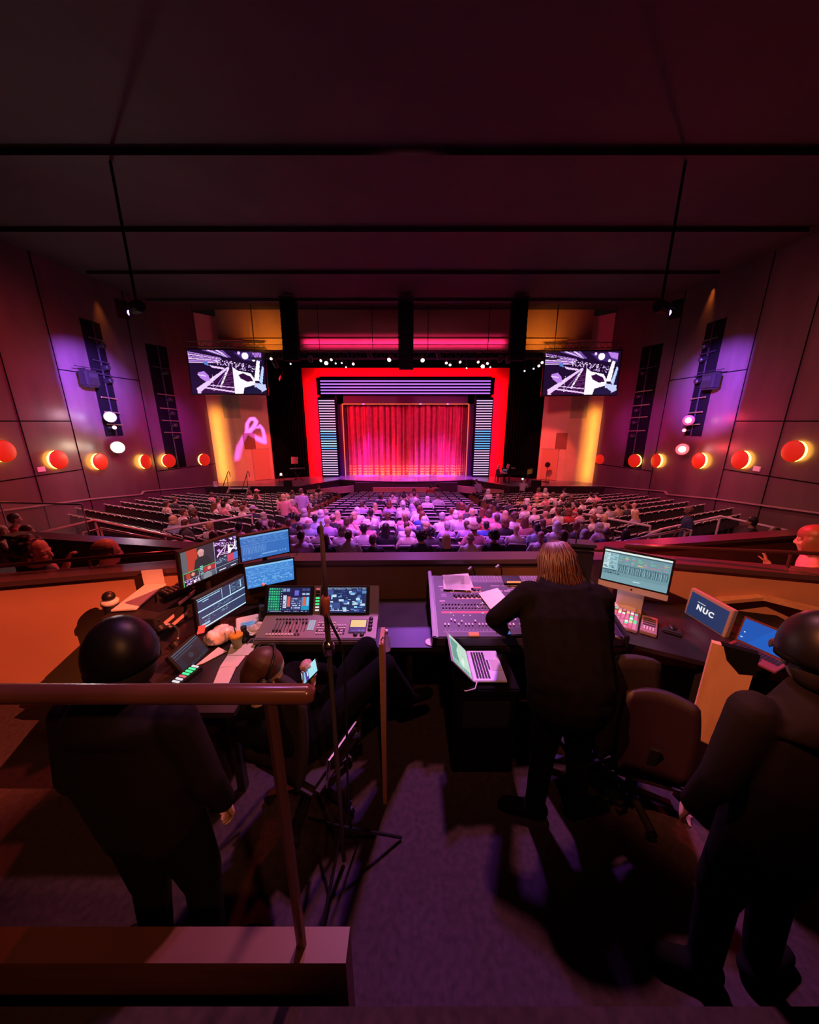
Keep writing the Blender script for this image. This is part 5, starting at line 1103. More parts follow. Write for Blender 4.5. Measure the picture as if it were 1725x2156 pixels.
for k, (px, py) in enumerate(((298, 1298), (330, 1288))):
    b = at(px, py, d=2.72); tp = at(px - 8 if k == 0 else px - 3, py - 36, d=2.72); a = thing('antenna', 'thin black antenna rod on the left rack, %s' % ('left of the pair' if k == 0 else 'right of the pair'), 'antenna', b, group='antennas on the left rack')
    MB().tube([(0, 0, 0), tp - b], [.008, .007], 8).build('rod', BLACK, a); MB().lathe([(.012, -.012), (.012, .012)], n=10).build('base_joint', BLACK, a)
pt = at(236, 1285, Y=2.55); pc = thing('dome_camera', 'black and white dome camera on the left desk against the orange wall', 'camera', (pt.x, pt.y, .86))
MB().lathe([(.05, -.145), (.055, -.13), (.055, 0), (.05, .01)], n=18).build('column', BLACK, pc, True); MB().lathe([(.062, .01), (.062, .04), (.05, .05)], n=18).build('collar', WHITE, pc, True); MB().ell((.0, 0, .075), (.046, .046, .045)).build('dome', BLACK, pc, True)
md = at(372, 1255, d=2.85); mx = thing('small_mixer', 'small mixer with pale knobs on the left rack, behind the antennas', 'mixer', (md.x, md.y, .96), R(60)); MB().box((0, 0, .02), (.2, .14, .045)).build('housing', BLACK, mx, bevel=.005)
kn = MB()
for i in range(6):
    for j in range(4): kn.lathe([(.007, 0), (.006, .012)], (-.08 + i * .032, -.05 + j * .03, .042), 8)
kn.build('knob_rows', mat('pale_knob', (.7, .55, .4), .5), mx)
# channel strip lights lower left
gl = thing('fader_panel', 'narrow black panel with green and white key lights, lower left', 'control panel', Vector((at(385, 1428, Z=.735).x, at(385, 1428, Z=.735).y, .732)), R(75)); MB().box((0, 0, 0), (.22, .09, .03)).build('housing', BLACK, gl)
GRN = glow('key_green', (.05, .9, .3), 1.3); WHT = glow('key_white', (.9, .85, .9), .9); RDK = glow('key_red', (.9, .15, .2), .9)
for i in range(9): MB().box((-.095 + i * .024, .0, .017), (.013, .05, .006)).build('key_light', [WHT, GRN, GRN, GRN, RDK, WHT, WHT, MATTE, GRN][::-1][i], gl)
def onz(px, py, z): return at(px, py, Z=z)
def paper(label, pxs, z, th=.004, m=PAPER):
    P = [onz(x, y, z) for x, y in pxs]; c = sum(P, Vector()) / len(P); mb = MB(); slab([(p.x - c.x, p.y - c.y) for p in P], 0, th, mb=mb); return tag(mb.build('paper_sheet', m, loc=c), label, 'paper', 'papers on the left desk')
paper('pale paper sheet nearest the lighting console, left desk', [(487, 1357), (541, 1355), (527, 1380), (479, 1380)], .718)
paper('pale paper sheet in the middle of the row, left desk', [(479, 1381), (518, 1381), (500, 1404), (463, 1405)], .719)
paper('pale printed page lowest in the row, left desk', [(463, 1406), (498, 1404), (480, 1443), (448, 1443)], .720)
paper('cream paper beside the small tilted screen', [(412, 1402), (460, 1363), (478, 1372), (427, 1398)], .719)
# takeaway cup, bag, phone terminal, dark bottle
cp = onz(501, 1362, .72); cu = thing('takeaway_cup', 'clear cup with yellow lid and straw on left desk', 'cup', (cp.x, cp.y, .716))
MB().lathe([(.03, 0), (.042, .09), (.042, .1)], n=18).build('cup_body', mat('cup_green', (.30, .32, .12), .2), cu, True); MB().lathe([(.047, .098), (.047, .108), (.038, .116), (.001, .118)], n=18).build('lid', mat('cup_yellow', (.85, .42, .02), .4), cu); MB().tube([(0, 0, .11), (-.01, 0, .2)], .004, 6).build('straw', DGREY, cu)
rn_ = random.Random(5); bg = MB(); bg.ell((0, 0, .05), (.12, .08, .055), None, 16, 10)
for i in range(7): bg.ell((rn_.uniform(-.1, .1), rn_.uniform(-.06, .06), rn_.uniform(.03, .09)), (rn_.uniform(.03, .06), rn_.uniform(.03, .05), rn_.uniform(.02, .04)), Matrix.Rotation(rn_.uniform(0, 3), 3, 'Z'))
bgm = remesh(bg, 'bag_film', .012, [mat('plastic_bag', (.80, .70, .68), .25)], 1)
for v_ in bgm.vertices: v_.co += Vector((rn_.uniform(-1, 1), rn_.uniform(-1, 1), rn_.uniform(-1, 1))) * .004
bp = onz(463, 1358, .72); tag(link('plastic_bag', bgm, None, (bp.x - .02, bp.y + .05, .716), (0, 0, R(40))), 'crumpled pale plastic bag under the timeline monitor', 'bag')
tp_ = onz(516, 1335, .73); te = thing('desk_phone', 'cream desk phone with small blue display on left desk', 'phone terminal', (tp_.x, tp_.y + .06, .718), R(25)); MB().prism([(-.09, 0), (.09, 0), (.09, .09), (-.09, .025)], (-.085, 0, 0), (0, 1, 0), (0, 0, 1), (1, 0, 0), .17).build('housing', WHITE, te, bevel=.006)
lcd = Img(20, 10, (110, 140, 190)); lcd.rect(.1, .3, .9, .4, (60, 80, 130)); lcd.rect(.1, .6, .7, .7, (60, 80, 130)); link('display', lcd.mesh('display', .1, .05), te, (0, .0, .063), (R(-70), 0, 0))
for px, py, hgt, lab in ((556, 1318, .17, 'tall black bottle beside the lighting console'), (517, 1350, .11, 'short black container behind the yellow-lidded cup')):
    b = onz(px, py, .72); o = thing('black_bottle', lab, 'bottle', (b.x, b.y, .717)); MB().lathe([(.032, 0), (.034, hgt * .6), (.02, hgt * .85), (.02, hgt)], n=16).build('body', BLACK, o, True); MB().lathe([(.022, hgt), (.022, hgt + .02), (.001, hgt + .022)], n=12).build('stopper', DGREY, o)
nap = onz(535, 1330, .72); tb = MB(); tb.ell((0, 0, .03), (.06, .045, .035)); tb.ell((.03, .02, .05), (.035, .03, .03)); tm_ = remesh(tb, 'tissue', .01, [PAPER], 1)
for v_ in tm_.vertices: v_.co += Vector((rn_.uniform(-1, 1), rn_.uniform(-1, 1), rn_.uniform(-1, 1))) * .004
tag(link('tissue_wad', tm_, None, (nap.x + .01, nap.y - .0, .717)), 'crumpled white tissue between desk phone and lighting console', 'tissue')
for k, (pts, lab, m) in enumerate((([(540, 1290), (560, 1302), (548, 1312), (525, 1300), (535, 1288)], 'tangle of dark cable behind the desk phone', BLACK), ([(520, 1356), (530, 1345), (545, 1348), (548, 1358), (540, 1364)], 'pale cable looping beside the yellow-lidded cup', GREY))):
    tag(MB().tube([onz(x, y, .725 + .01 * (i % 2)) for i, (x, y) in enumerate(pts)], .005, 6).build('cable', m, smooth=True), lab, 'cable')
hs = thing('headphones', 'black headphones lying on the left rack units', 'headphones', at(352, 1338, d=2.5), (R(20), R(60), 0)); MB().tube([(.08 * math.cos(a * .35), .08 * math.sin(a * .35), 0) for a in range(10)], .008, 8).build('headband', GREY, hs, True)
for a in (0, 9): MB().lathe([(.035, -.015), (.035, .015)], (.08 * math.cos(a * .35), .08 * math.sin(a * .35), 0), 14, Matrix.Rotation(R(90), 3, 'Y')).build('ear_cup', BLACK, hs)
# ---- lighting console
LCX0, LCX1 = -1.17, -.255; LW_ = LCX1 - LCX0
lc = thing('lighting_console', 'grey lighting console with two lit screens, left of the black desk gap', 'lighting console', ((LCX0 + LCX1) / 2, 2.22, .72))
CON = mat('console_grey', (.27, .22, .20), .42, metal=.2, noise=.05, nscale=4)
MB().prism([(0, 0), (.36, 0), (.36, .30), (.345, .31), (.24, .105), (.21, .105), (0, .05)], (-LW_ / 2, 0, 0), (0, 1, 0), (0, 0, 1), (1, 0, 0), LW_).build('chassis', CON, lc, bevel=.004)
MB().box((0, -.012, .03), (LW_ + .01, .035, .045)).build('front_rest', mat('front_rest', (.14, .11, .11), .25), lc, bevel=.01)
A1 = math.atan2(.055, .21)
def onc(x, u, lift=.0): return Vector((x, u * math.cos(A1) - lift * math.sin(A1), .05 + u * math.sin(A1) + lift * math.cos(A1)))
QA = Matrix.Rotation(A1, 3, 'X')
A2 = math.atan2(.205, .105); QS = Euler((A2 - math.pi / 2, 0, 0))
for cx, im, nm in ((-.275, pic_console_green(), 'left'), (.185, pic_console_blocks(), 'right')):
    pos = Vector((cx, .24 + .0525 - .012, .105 + .1025 + .006)); MB().box(pos + Vector((0, .003, -.002)), (.40, .01, .225), Matrix.Rotation(A2 - math.pi / 2, 3, 'X')).build('screen_bezel', BLACK, lc); link('screen', im.mesh('screen', .345, .20), lc, pos + Vector((0, -.006, .003)), QS)
for i in range(8):      # small key lights between the screens
    m = [RDK, MATTE, MATTE, GRN, GRN, GRN, WHT, WHT][i]; MB().box((-.045, .253 + (7 - i) * .0112, .135 + (7 - i) * .0215), (.03, .008, .009)).build('key_light', m, lc)
SLOT = mat('slot_black', (.01, .01, .01), .6); KEYW = mat('key_pale', (.75, .72, .66), .45); KEYD = mat('key_dark', (.04, .035, .035), .4)
sl = MB(); [sl.box(onc(-.335 + i * .026, .115, .001), (.005, .10, .002), QA) for i in range(10)]; sl.build('fader_slots', SLOT, lc)
for i in range(10): MB().box(onc(-.335 + i * .026, [.07, .07, .07, .15, .15, .07, .15, .07, .15, .15][i], .007), (.015, .012, .012), QA).build('fader_cap', KEYD, lc)
for i in range(10): MB().box(onc(-.345 + i * .026, .185, .004), (.017, .010, .006), QA).build('key', KEYD, lc)
for i in range(11): MB().box(onc(-.375 + i * .024, .035, .004), (.016, .014, .006), QA).build('key', KEYW if i < 9 else KEYD, lc)
bl = glow('key_blue_white', (.62, .72, .95), .6)
for i in range(3):
    for j in range(5): MB().box(onc(-.075 + i * .018 , .085 + j * .02, .004), (.013, .012, .006), QA).build('key', bl, lc)
for bx, ny, nxk in ((.0, 5, 4), (.085, 5, 3), (.15, 4, 4)):
    for i in range(nxk):
        for j in range(ny): MB().box(onc(bx + i * .019, .045 + j * .026, .004), (.012, .011, .006), QA).build('key', KEYW if rn_.random() < .7 else KEYD, lc)
MB().box(onc(.31, .115, .003), (.135, .13, .005), QA).build('touch_bezel', BLACK, lc)
td = Img(20, 22, (235, 200, 120)); td.rect(0, .6, 1, 1, (60, 50, 110)); ui_rows(td, .05, .8, .95, .95, 2, (110, 100, 170), rn_); link('touch_display', td.mesh('touch_display', .12, .12), lc, onc(.31, .115, .0062), (A1 - math.pi / 2, 0, 0))
for x, u in ((.405, .19), (.405, .155), (.405, .12), (.405, .085), (.30, .035), (.35, .035)): MB().lathe([(.017, 0), (.017, .008), (.013, .014), (.001, .015)], onc(x, u, 0), 16, QA).build('encoder_knob', KEYD, lc, True); MB().lathe([(.019, 0), (.019, .002)], onc(x, u, 0), 16, QA).build('knob_ring', GREY, lc)
gn = bpy.data.objects; lt = thing('console_lamp', 'small white-tipped gooseneck lamp at left end of lighting console', 'lamp', (LCX0 + .02, 2.52, 1.02)); MB().tube([(0, 0, 0), (0, .0, .03), (-.03, -.02, .05)], .006, 6).build('gooseneck', BLACK, lt); MB().ell((-.035, -.022, .052), (.014, .014, .014)).build('lamp_head', WHITE, lt)
mm = MB(); mm.box((0, 0, 0), (.03, .17, .004), Matrix.Rotation(R(-20), 3, 'Z')); tag(mm.build('desk_card', PAPER, loc=onz(545, 1325, .74) + Vector((0, .0, .0))), 'narrow white card leaning at left edge of the lighting console', 'card')
# ---- sound console
AX0, AX1 = .20, 1.60; AW = AX1 - AX0; AD = .70; AA = math.atan2(.18, .67)
sc_ = thing('sound_console', 'large violet-lit sound console with faders in front of the standing person', 'sound console', ((AX0 + AX1) / 2, 2.19, .722))
SLATE = mat('slate_console', (.06, .05, .09), .4, noise=.05, nscale=5)
MB().prism([(0, 0), (.67, 0), (.67, .26), (0, .078)], (-AW / 2, 0, 0), (0, 1, 0), (0, 0, 1), (1, 0, 0), AW).build('chassis', SLATE, sc_, bevel=.006)
for s_ in (-1, 1): MB().prism([(-.015, 0), (.69, 0), (.69, .30), (-.015, .095)], (s_ * AW / 2 - .015 + s_ * .015, 0, 0), (0, 1, 0), (0, 0, 1), (1, 0, 0), .03).build('side_cheek', BLACK, sc_, bevel=.006)
def ona(x, u, lift=0): return Vector((x, u * math.cos(AA) - lift * math.sin(AA), .078 + u * math.sin(AA) + lift * math.cos(AA)))
QB = Matrix.Rotation(AA, 3, 'X'); EB = (AA - math.pi / 2, 0, 0)
face = Img(300, 120, (36, 32, 58)); rn = random.Random(15)
face.rect(.03, .70, .97, .90, (34, 28, 70)); face.rect(.03, .635, .97, .67, (196, 60, 80)); face.rect(.03, .93, .97, .935, (150, 140, 175))
face.rect(.10, .22, .30, .245, (205, 80, 50)); face.rect(.10, .30, .30, .32, (200, 150, 140)); face.rect(.12, .41, .32, .43, (215, 170, 165)); face.rect(.03, .2, .06, .22, (215, 190, 200)); face.rect(.025, .455, .06, .475, (215, 190, 200))
face.rect(.36, .17, .55, .46, (52, 48, 76)); ui_rows(face, .365, .19, .54, .45, 8, (170, 165, 195), rn, .6); ui_rows(face, .04, .25, .09, .44, 6, (150, 140, 170), rn, .5); ui_rows(face, .6, .17, .95, .45, 9, (120, 112, 150), rn, .5)
face.rect(.23, .0, .97, .13, (92, 84, 112))
for i in range(48):
    x = .04 + i * .0192
    for y in (.50, .56, .60): face.rect(x, y, x + .006, y + .012, (190, 180, 205))
    if x > .25: [face.rect(x, y, x + .005, y + .012, (190, 180, 205)) for y in (.02, .055, .09)]
    face.rect(x, .905, x + .006, .92, (205, 195, 215))
for i in range(48): face.rect(.0425 + i * .01925, .71, .0445 + i * .01925, .89, (18, 14, 30))
link('control_surface', face.mesh('control_surface', AW - .03, AD - .02, prn_m), sc_, ona(0, AD / 2 - .004, .0025), EB)
def su(fy): return (AD - .02) * (1 - fy)
def sx(fx): return (fx - .5) * (AW - .03)
for i in range(48): MB().box(ona(sx(.0435 + i * .01925), su(.83 if rn.random() < .72 else .75 + .06 * rn.random()), .007), (.011, .018, .012), QB).build('fader_cap', mat('fader_cap_violet', (.52, .47, .58), .35) if i % 5 else KEYW, sc_)
KN = mat('knob_slate', (.10, .09, .12), .35); KN2 = mat('knob_pale', (.5, .45, .55), .35)
for j, fy in enumerate((.515, .575)):
    for i in range(48): MB().lathe([(.0075, 0), (.007, .010), (.001, .011)], ona(sx(.0435 + i * .01925), su(fy), 0), 8, QB).build('knob', KN2 if (i + j) % 6 == 0 else KN, sc_, True)
ORL = glow('key_orange', (1, .30, .06), .9)
for j, fy in enumerate((.265, .36, .39)):
    for i in range(7): MB().lathe([(.012, 0), (.011, .014), (.001, .015)], ona(sx(.115 + i * .028 + j * .008), su(fy), 0), 10, QB).build('encoder_knob', KN, sc_, True)
lk = MB()
for i in range(34): lk.box(ona(sx(rn.uniform(.05, .95)), su(rn.choice([.49, .545, .62, .655, .69])), .004), (.007, .006, .004), QB, rn.randint(0, 3))
for i in range(14): lk.box(ona(sx(.12 + rn.randint(0, 6) * .028), su(rn.choice([.21, .235, .28, .33])), .004), (.012, .006, .004), QB, 0)
lk2 = lk.build('lit_keys', [ORL, WHT, GRN, RDK], sc_); lk2['kind'] = 'stuff'
mb_ = MB(); mb_.prism([(0, 0), (.11, 0), (.11, .05), (.0, .03)], (-.06, .54, .215), (0, 1, 0), (0, 0, 1), (1, 0, 0), .16); mb_.build('meter_bridge', BLACK, sc_)
MB().box(ona(.02, .565, .034), (.12, .012, .012), QB).build('meter_display', ORL, sc_)
MB().box(ona(-.42, .022, .006), (.075, .03, .012), QB).build('orange_label', mat('orange_tape_glow', (.9, .22, .06), .6, emit=(1, .18, .03), estr=.25), sc_)  # tape is given a faint orange glow of its own
def onpaper(label, cx, u, w_, d_, ang): return tag(MB().box((0, 0, 0), (w_, d_, .004)).build('paper_sheet', PAPER, loc=sc_.location + ona(cx, u, .016), rot=(QB @ Matrix.Rotation(R(ang), 3, 'Z')).to_euler()), label, 'paper', 'papers on the sound console')
onpaper('stack of white papers at the back left of the sound console', -.47, .595, .24, .19, 6); onpaper('second sheet slid under the paper stack, sound console', -.48, .58, .24, .19, -4)
onpaper('white sheet lying across the middle of the sound console', -.18, .36, .19, .25, 20)
ph = tag(MB().box((0, 0, 0), (.15, .065, .02)).build('walkie_talkie', BLACK, loc=sc_.location + ona(-.10, .03, .02), rot=(AA, 0, R(4)), bevel=.006), 'black handset with blue end on the front edge of the sound console', 'handset'); MB().box((-.066, 0, .011), (.02, .045, .004)).build('blue_end', glow('blue_end', (.05, .3, .9), .6), ph)
for px, py, lab in ((1000, 1200, 'small gooseneck lamp behind the sound console, left one'), (1057, 1196, 'small gooseneck lamp behind the sound console, right one')):
    b = at(px, py + 6, Y=2.93); t = thing('console_lamp', lab, 'lamp', (b.x, 2.93, .722)); zt = b.z - .722; MB().tube([(0, 0, 0), (0, 0, zt), (-.02, -.01, zt + .05), (-.045, -.03, zt + .07)], .006, 6).build('gooseneck', DGREY, t); MB().bar((-.04, -.03, zt + .07), (-.07, -.05, zt + .055), .018).build('lamp_head', GREY, t); MB().lathe([(.02, 0), (.02, .01)], n=10).build('base', BLACK, t)
# ---- right desk kit
pd = thing('pad_controller', 'pad controller with glowing coloured squares on the right desk', 'pad controller', (1.80, 2.56, .717), R(-37))
MB().box((0, 0, .012), (.26, .33, .024)).build('housing', mat('controller_grey', (.30, .22, .24), .4), pd, bevel=.004)
pc_ = {'pink': glow('pad_pink', (1, .22, .45), .8), 'green': glow('pad_green', (.15, .9, .4), .9), 'yellow': glow('pad_yellow', (1, .75, .25), .9), 'white': glow('pad_white', (.9, 1, .95), 1.0), 'cyan': glow('pad_cyan', (.25, .8, .8), .8), 'dim': mat('pad_dim', (.55, .25, .32), .5)}
for i in range(8):
    for j in range(10):
        k = 'pink' if rn.random() < .4 else rn.choice(['green', 'cyan', 'yellow', 'white', 'dim', 'dim', 'pink', 'dim']); MB().box((-.105 + i * .03, -.14 + j * .031, .026), (.022, .022, .006)).build('pad', pc_[k], pd)
mx2 = thing('small_mixer', 'small pink-lit mixer with button rows right of the pad controller', 'mixer', (1.96, 2.44, .717), R(-37)); MB().box((0, 0, .015), (.11, .28, .03)).build('housing', mat('controller_grey', (.30, .22, .24), .4), mx2, bevel=.004)
for j in range(4): MB().box((0, -.02 + j * .036, .031), (.085, .018, .004)).build('key_row', KEYD, mx2)
for i in range(4): MB().box((-.03 + i * .02, -.08, .033), (.008, .05, .008)).build('fader_cap', KEYW, mx2)
ms = thing('trackball', 'silver computer mouse pad box at right end of the right desk kit', 'input device', (2.12, 2.40, .717), R(-37)); MB().box((0, 0, .012), (.13, .16, .024)).build('housing', DGREY, ms, bevel=.01); MB().ell((0, .0, .028), (.03, .045, .018)).build('ball', BLACK, ms, True)
kbx = thing('keyboard', 'slim white computer keyboard behind the pad controller', 'keyboard', (1.90, 2.775, .717), R(-37)); MB().box((0, 0, .006), (.30, .085, .012)).build('base', SILVER, kbx, bevel=.003)
kk = MB()
for i in range(13):
    for j in range(4): kk.box((-.132 + i * .022, -.03 + j * .02, .013), (.018, .016, .003))
kk.build('key_caps', WHITE, kbx)
ht = MB(); ht.tube([(0, 0, 0), (0, -.035, 0), (.2, -.035, 0), (.2, 0, 0)], .006, 6); tag(ht.build('tray_handle', CHROME, loc=(1.78, 2.32, .705), rot=(0, 0, R(-37))), 'chrome pull handle on the front edge of the right desk', 'handle')
cb2 = thing('speaker_cabinet', 'tall black cabinet with violet-lit top behind the standing person', 'cabinet', (1.58, 2.93, .722), R(-12)); MB().box((0, 0, .26), (.2, .11, .52)).build('cabinet_body', BLACK, cb2, bevel=.006); MB().box((0, 0, .545), (.215, .15, .03)).build('top_plate', DGREY, cb2, bevel=.004); MB().tube([(-.10, -.07, .50), (.10, -.07, .50)], .006, 6).build('front_bar', CHROME, cb2)
gm = MB(); gm.tube([(0, 0, 0), (0, 0, .07), (.012, .0, .14)], [.007, .005, .004], 6); mg = tag(gm.build('gooseneck_microphone', BLACK, loc=(1.51, 2.90, 1.283)), 'thin gooseneck microphone on top of the black cabinet', 'microphone')
# ---- measurement microphone on its stand
zt = at(683, 1098, Y=1.3).z; zcl = at(686, 1272, Y=1.3).z; xs = at(686, 1272, Y=1.3).x
mi = thing('microphone_stand', 'slim upright microphone on a stand in front of the lighting console', 'microphone stand', (xs, 1.3, 0))
MB().tube([(.003, 0, zcl), (.004, 0, zt - .1), (.004, 0, zt - .03), (.004, 0, zt)], [.010, .010, .007, .004], 12).build('microphone', mat('mic_dark_grey', (.16, .10, .14), .35), mi, True)
MB().lathe([(.011, -.06), (.017, -.05), (.017, -.01), (.02, 0), (.02, .025), (.013, .04)], (0, 0, zcl), 14).build('clutch', mat('clutch_red', (.35, .09, .10), .4), mi, True)
MB().tube([(0, 0, .03), (0, 0, zcl - .05)], .012, 10).build('pole', mat('stand_grey', (.12, .10, .10), .3, metal=.6), mi)
MB().lathe([(.02, -.03), (.026, -.02), (.026, .02), (.016, .04)], (0, 0, zcl - .22), 14).build('height_collar', CHROME, mi, True)
for a in (20, 140, 260): MB().tube([(0, 0, .28), (.33 * math.cos(R(a)), .33 * math.sin(R(a)), .015)], .009, 6).build('leg', BLACK, mi)
ca = MB(); c0 = Vector((xs, 1.28, zcl - .03)); ca.tube([c0 + Vector((.012, -.01, .0)), c0 + Vector((.03, -.015, -.05)), c0 + Vector((.055, -.01, -.12)), c0 + Vector((.068, 0, -.2)), c0 + Vector((.06, .03, -.5)), c0 + Vector((.04, .02, -1.2)), c0 + Vector((.06, .1, -zcl + .04))], .006, 6); tag(ca.build('microphone_cable', BLACK, smooth=True), 'black cable hanging from the upright microphone', 'cable')
# ---- wooden post, bottle
tp2 = at(803, 1352, Y=1.62); po = thing('wooden_board', 'narrow upright wooden board edge at the middle of the booth', 'board', (tp2.x, 1.62, 0)); MB().box((0, .06, tp2.z / 2), (.024, .16, tp2.z)).build('board_panel', wood('orange_wood', (.45, .20, .09), (.55, .26, .12), .45, 5), po); MB().tube([(0, -.0, tp2.z), (0, .0, tp2.z + .015), (.01, .0, tp2.z + .03), (.02, 0, tp2.z + .02)], .004, 6).build('hook', CHROME, po)
wb = onz(814, 1372, .72); wt = thing('water_bottle', 'clear plastic water bottle with white cap at front of the black desk', 'bottle', (wb.x, wb.y + .02, .722)); MB().lathe([(.03, 0), (.032, .01), (.03, .06), (.032, .1), (.012, .135), (.012, .145)], n=18).build('bottle_body', mat('clear_plastic', (.9, .7, .7), .06, spec=.8, alpha=.35), wt, True); MB().lathe([(.014, .143), (.014, .165), (.001, .166)], n=14).build('cap', WHITE, wt, True)
dc = onz(907, 1350, .75); tag(MB().lathe([(.045, 0), (.045, .004), (.001, .004)], n=24).build('paper_disc', PAPER, loc=(.165, 2.24, .722)), 'round pale coaster at left front corner of the sound console', 'coaster')
# ---- plywood board and rack at right
b1 = at(1509, 1342, Y=1.62); pb_ = thing('plywood_panel', 'upright plywood panel with black tape, left of the blue-screen laptop', 'panel', (1.80, 1.62, 0), R(-35))
MB().box((0, 0, .57), (.19, .035, 1.14)).build('panel_board', PLY, pb_); tp3 = MB(); tp3.prism([(-.05, 1.145), (.1, 1.145), (.1, 1.02), (.04, 1.0), (-.02, 1.06)], (0, -.021, 0), (1, 0, 0), (0, 0, 1), (0, 1, 0), .002); tp3.box((.02, 0, 1.1425), (.15, .04, .004)); tp3.build('tape', MATTE, pb_)
rk2 = thing('equipment_rack', 'dark equipment rack on the floor at lower right, beside the plywood', 'rack', (2.15, 1.55, 0), R(-35)); MB().box((0, 0, .35), (.5, .4, .70)).build('rack_body', BLACK, rk2, bevel=.01)
for k in range(4): MB().box((0, -.203, .12 + k * .16), (.44, .012, .12)).build('rack_module', DGREY if k % 2 else mat('tan_module', (.35, .22, .14), .5), rk2)
# ---- office chairs
def chair(label, loc, yaw, col, seat_z=.46, arm=False):
    t = thing('office_chair', label, 'chair', loc, R(yaw)); q = Matrix.Rotation(R(-8), 3, 'X')
    v = []; f = []; NX, NZ = 10, 8
    for sgn in (0, 1):
        for j in range(NZ + 1):
            for i in range(NX + 1):
                a = -1 + 2 * i / NX; c = -1 + 2 * j / NZ; x = .22 * a * (1 - .12 * c * c) ; z = .28 * c * (1 - .10 * a * a); v.append(q @ Vector((x, .05 * a * a * -1 + (.05 if sgn else 0) - .0, z)) + Vector((0, -.22, seat_z + .36)))
    n0 = (NX + 1) * (NZ + 1)
    for sgn in (0, 1):
        for j in range(NZ):
            for i in range(NX): a = sgn * n0 + j * (NX + 1) + i; f.append((a, a + 1, a + NX + 2, a + NX + 1))
    for j in range(NZ):
        for i in (0, NX): a = j * (NX + 1) + i; f.append((a, a + NX + 1, a + NX + 1 + n0, a + n0))
    for i in range(NX):
        for j in (0, NZ): a = j * (NX + 1) + i; f.append((a, a + 1, a + 1 + n0, a + n0))
    MB().add(v, f).build('backrest', col, t, True)
    MB().box((0, 0, seat_z), (.48, .46, .08)).build('seat', col, t, bevel=.03)
    MB().tube([(0, 0, .1), (0, 0, seat_z - .03)], .03, 10).build('gas_lift', BLACK, t); MB().bar((0, -.2, seat_z - .03), (0, -.27, seat_z + .3), .05, .02).build('back_bracket', BLACK, t)
    for k in range(5):
        a = k * 1.2566; e = Vector((.28 * math.cos(a), .28 * math.sin(a), .07)); lg_ = MB().bar((0, 0, .1), e, .04, .03).build('leg', BLACK, t); MB().lathe([(.03, -.012), (.03, .012)], (e.x, e.y, .03), 12, Matrix.Rotation(R(90), 3, 'X')).build('caster', BLACK, lg_)
    if arm:
        for s_ in (-1, 1): MB().tube([(s_ * .25, -.15, seat_z), (s_ * .28, -.15, seat_z + .2), (s_ * .28, .15, seat_z + .21), (s_ * .25, .18, seat_z)], .012, 8).build('armrest', CHROME, t)
    return t
FAB = mat('chair_fabric', (.018, .008, .010), .8, noise=.3, nscale=30); FAB2 = mat('chair_maroon', (.022, .008, .014), .55)
c1 = at(1330, 1397, d=1.85); chair('black office chair behind the standing person, top edge lit red', (c1.x - .057, c1.y + .21, 0), 15, FAB, max(.40, c1.z - .64))
c2 = at(1412, 1452, d=1.72); chair('dark maroon office chair at lower right, left of the plywood', (c2.x + .075, c2.y + .21, 0), -20, FAB2, max(.38, c2.z - .62)).scale = (.82, .82, .9)
chair('black office chair holding the reclining person with the phone', (-.62, 1.66, 0), -25, FAB, .40, True)
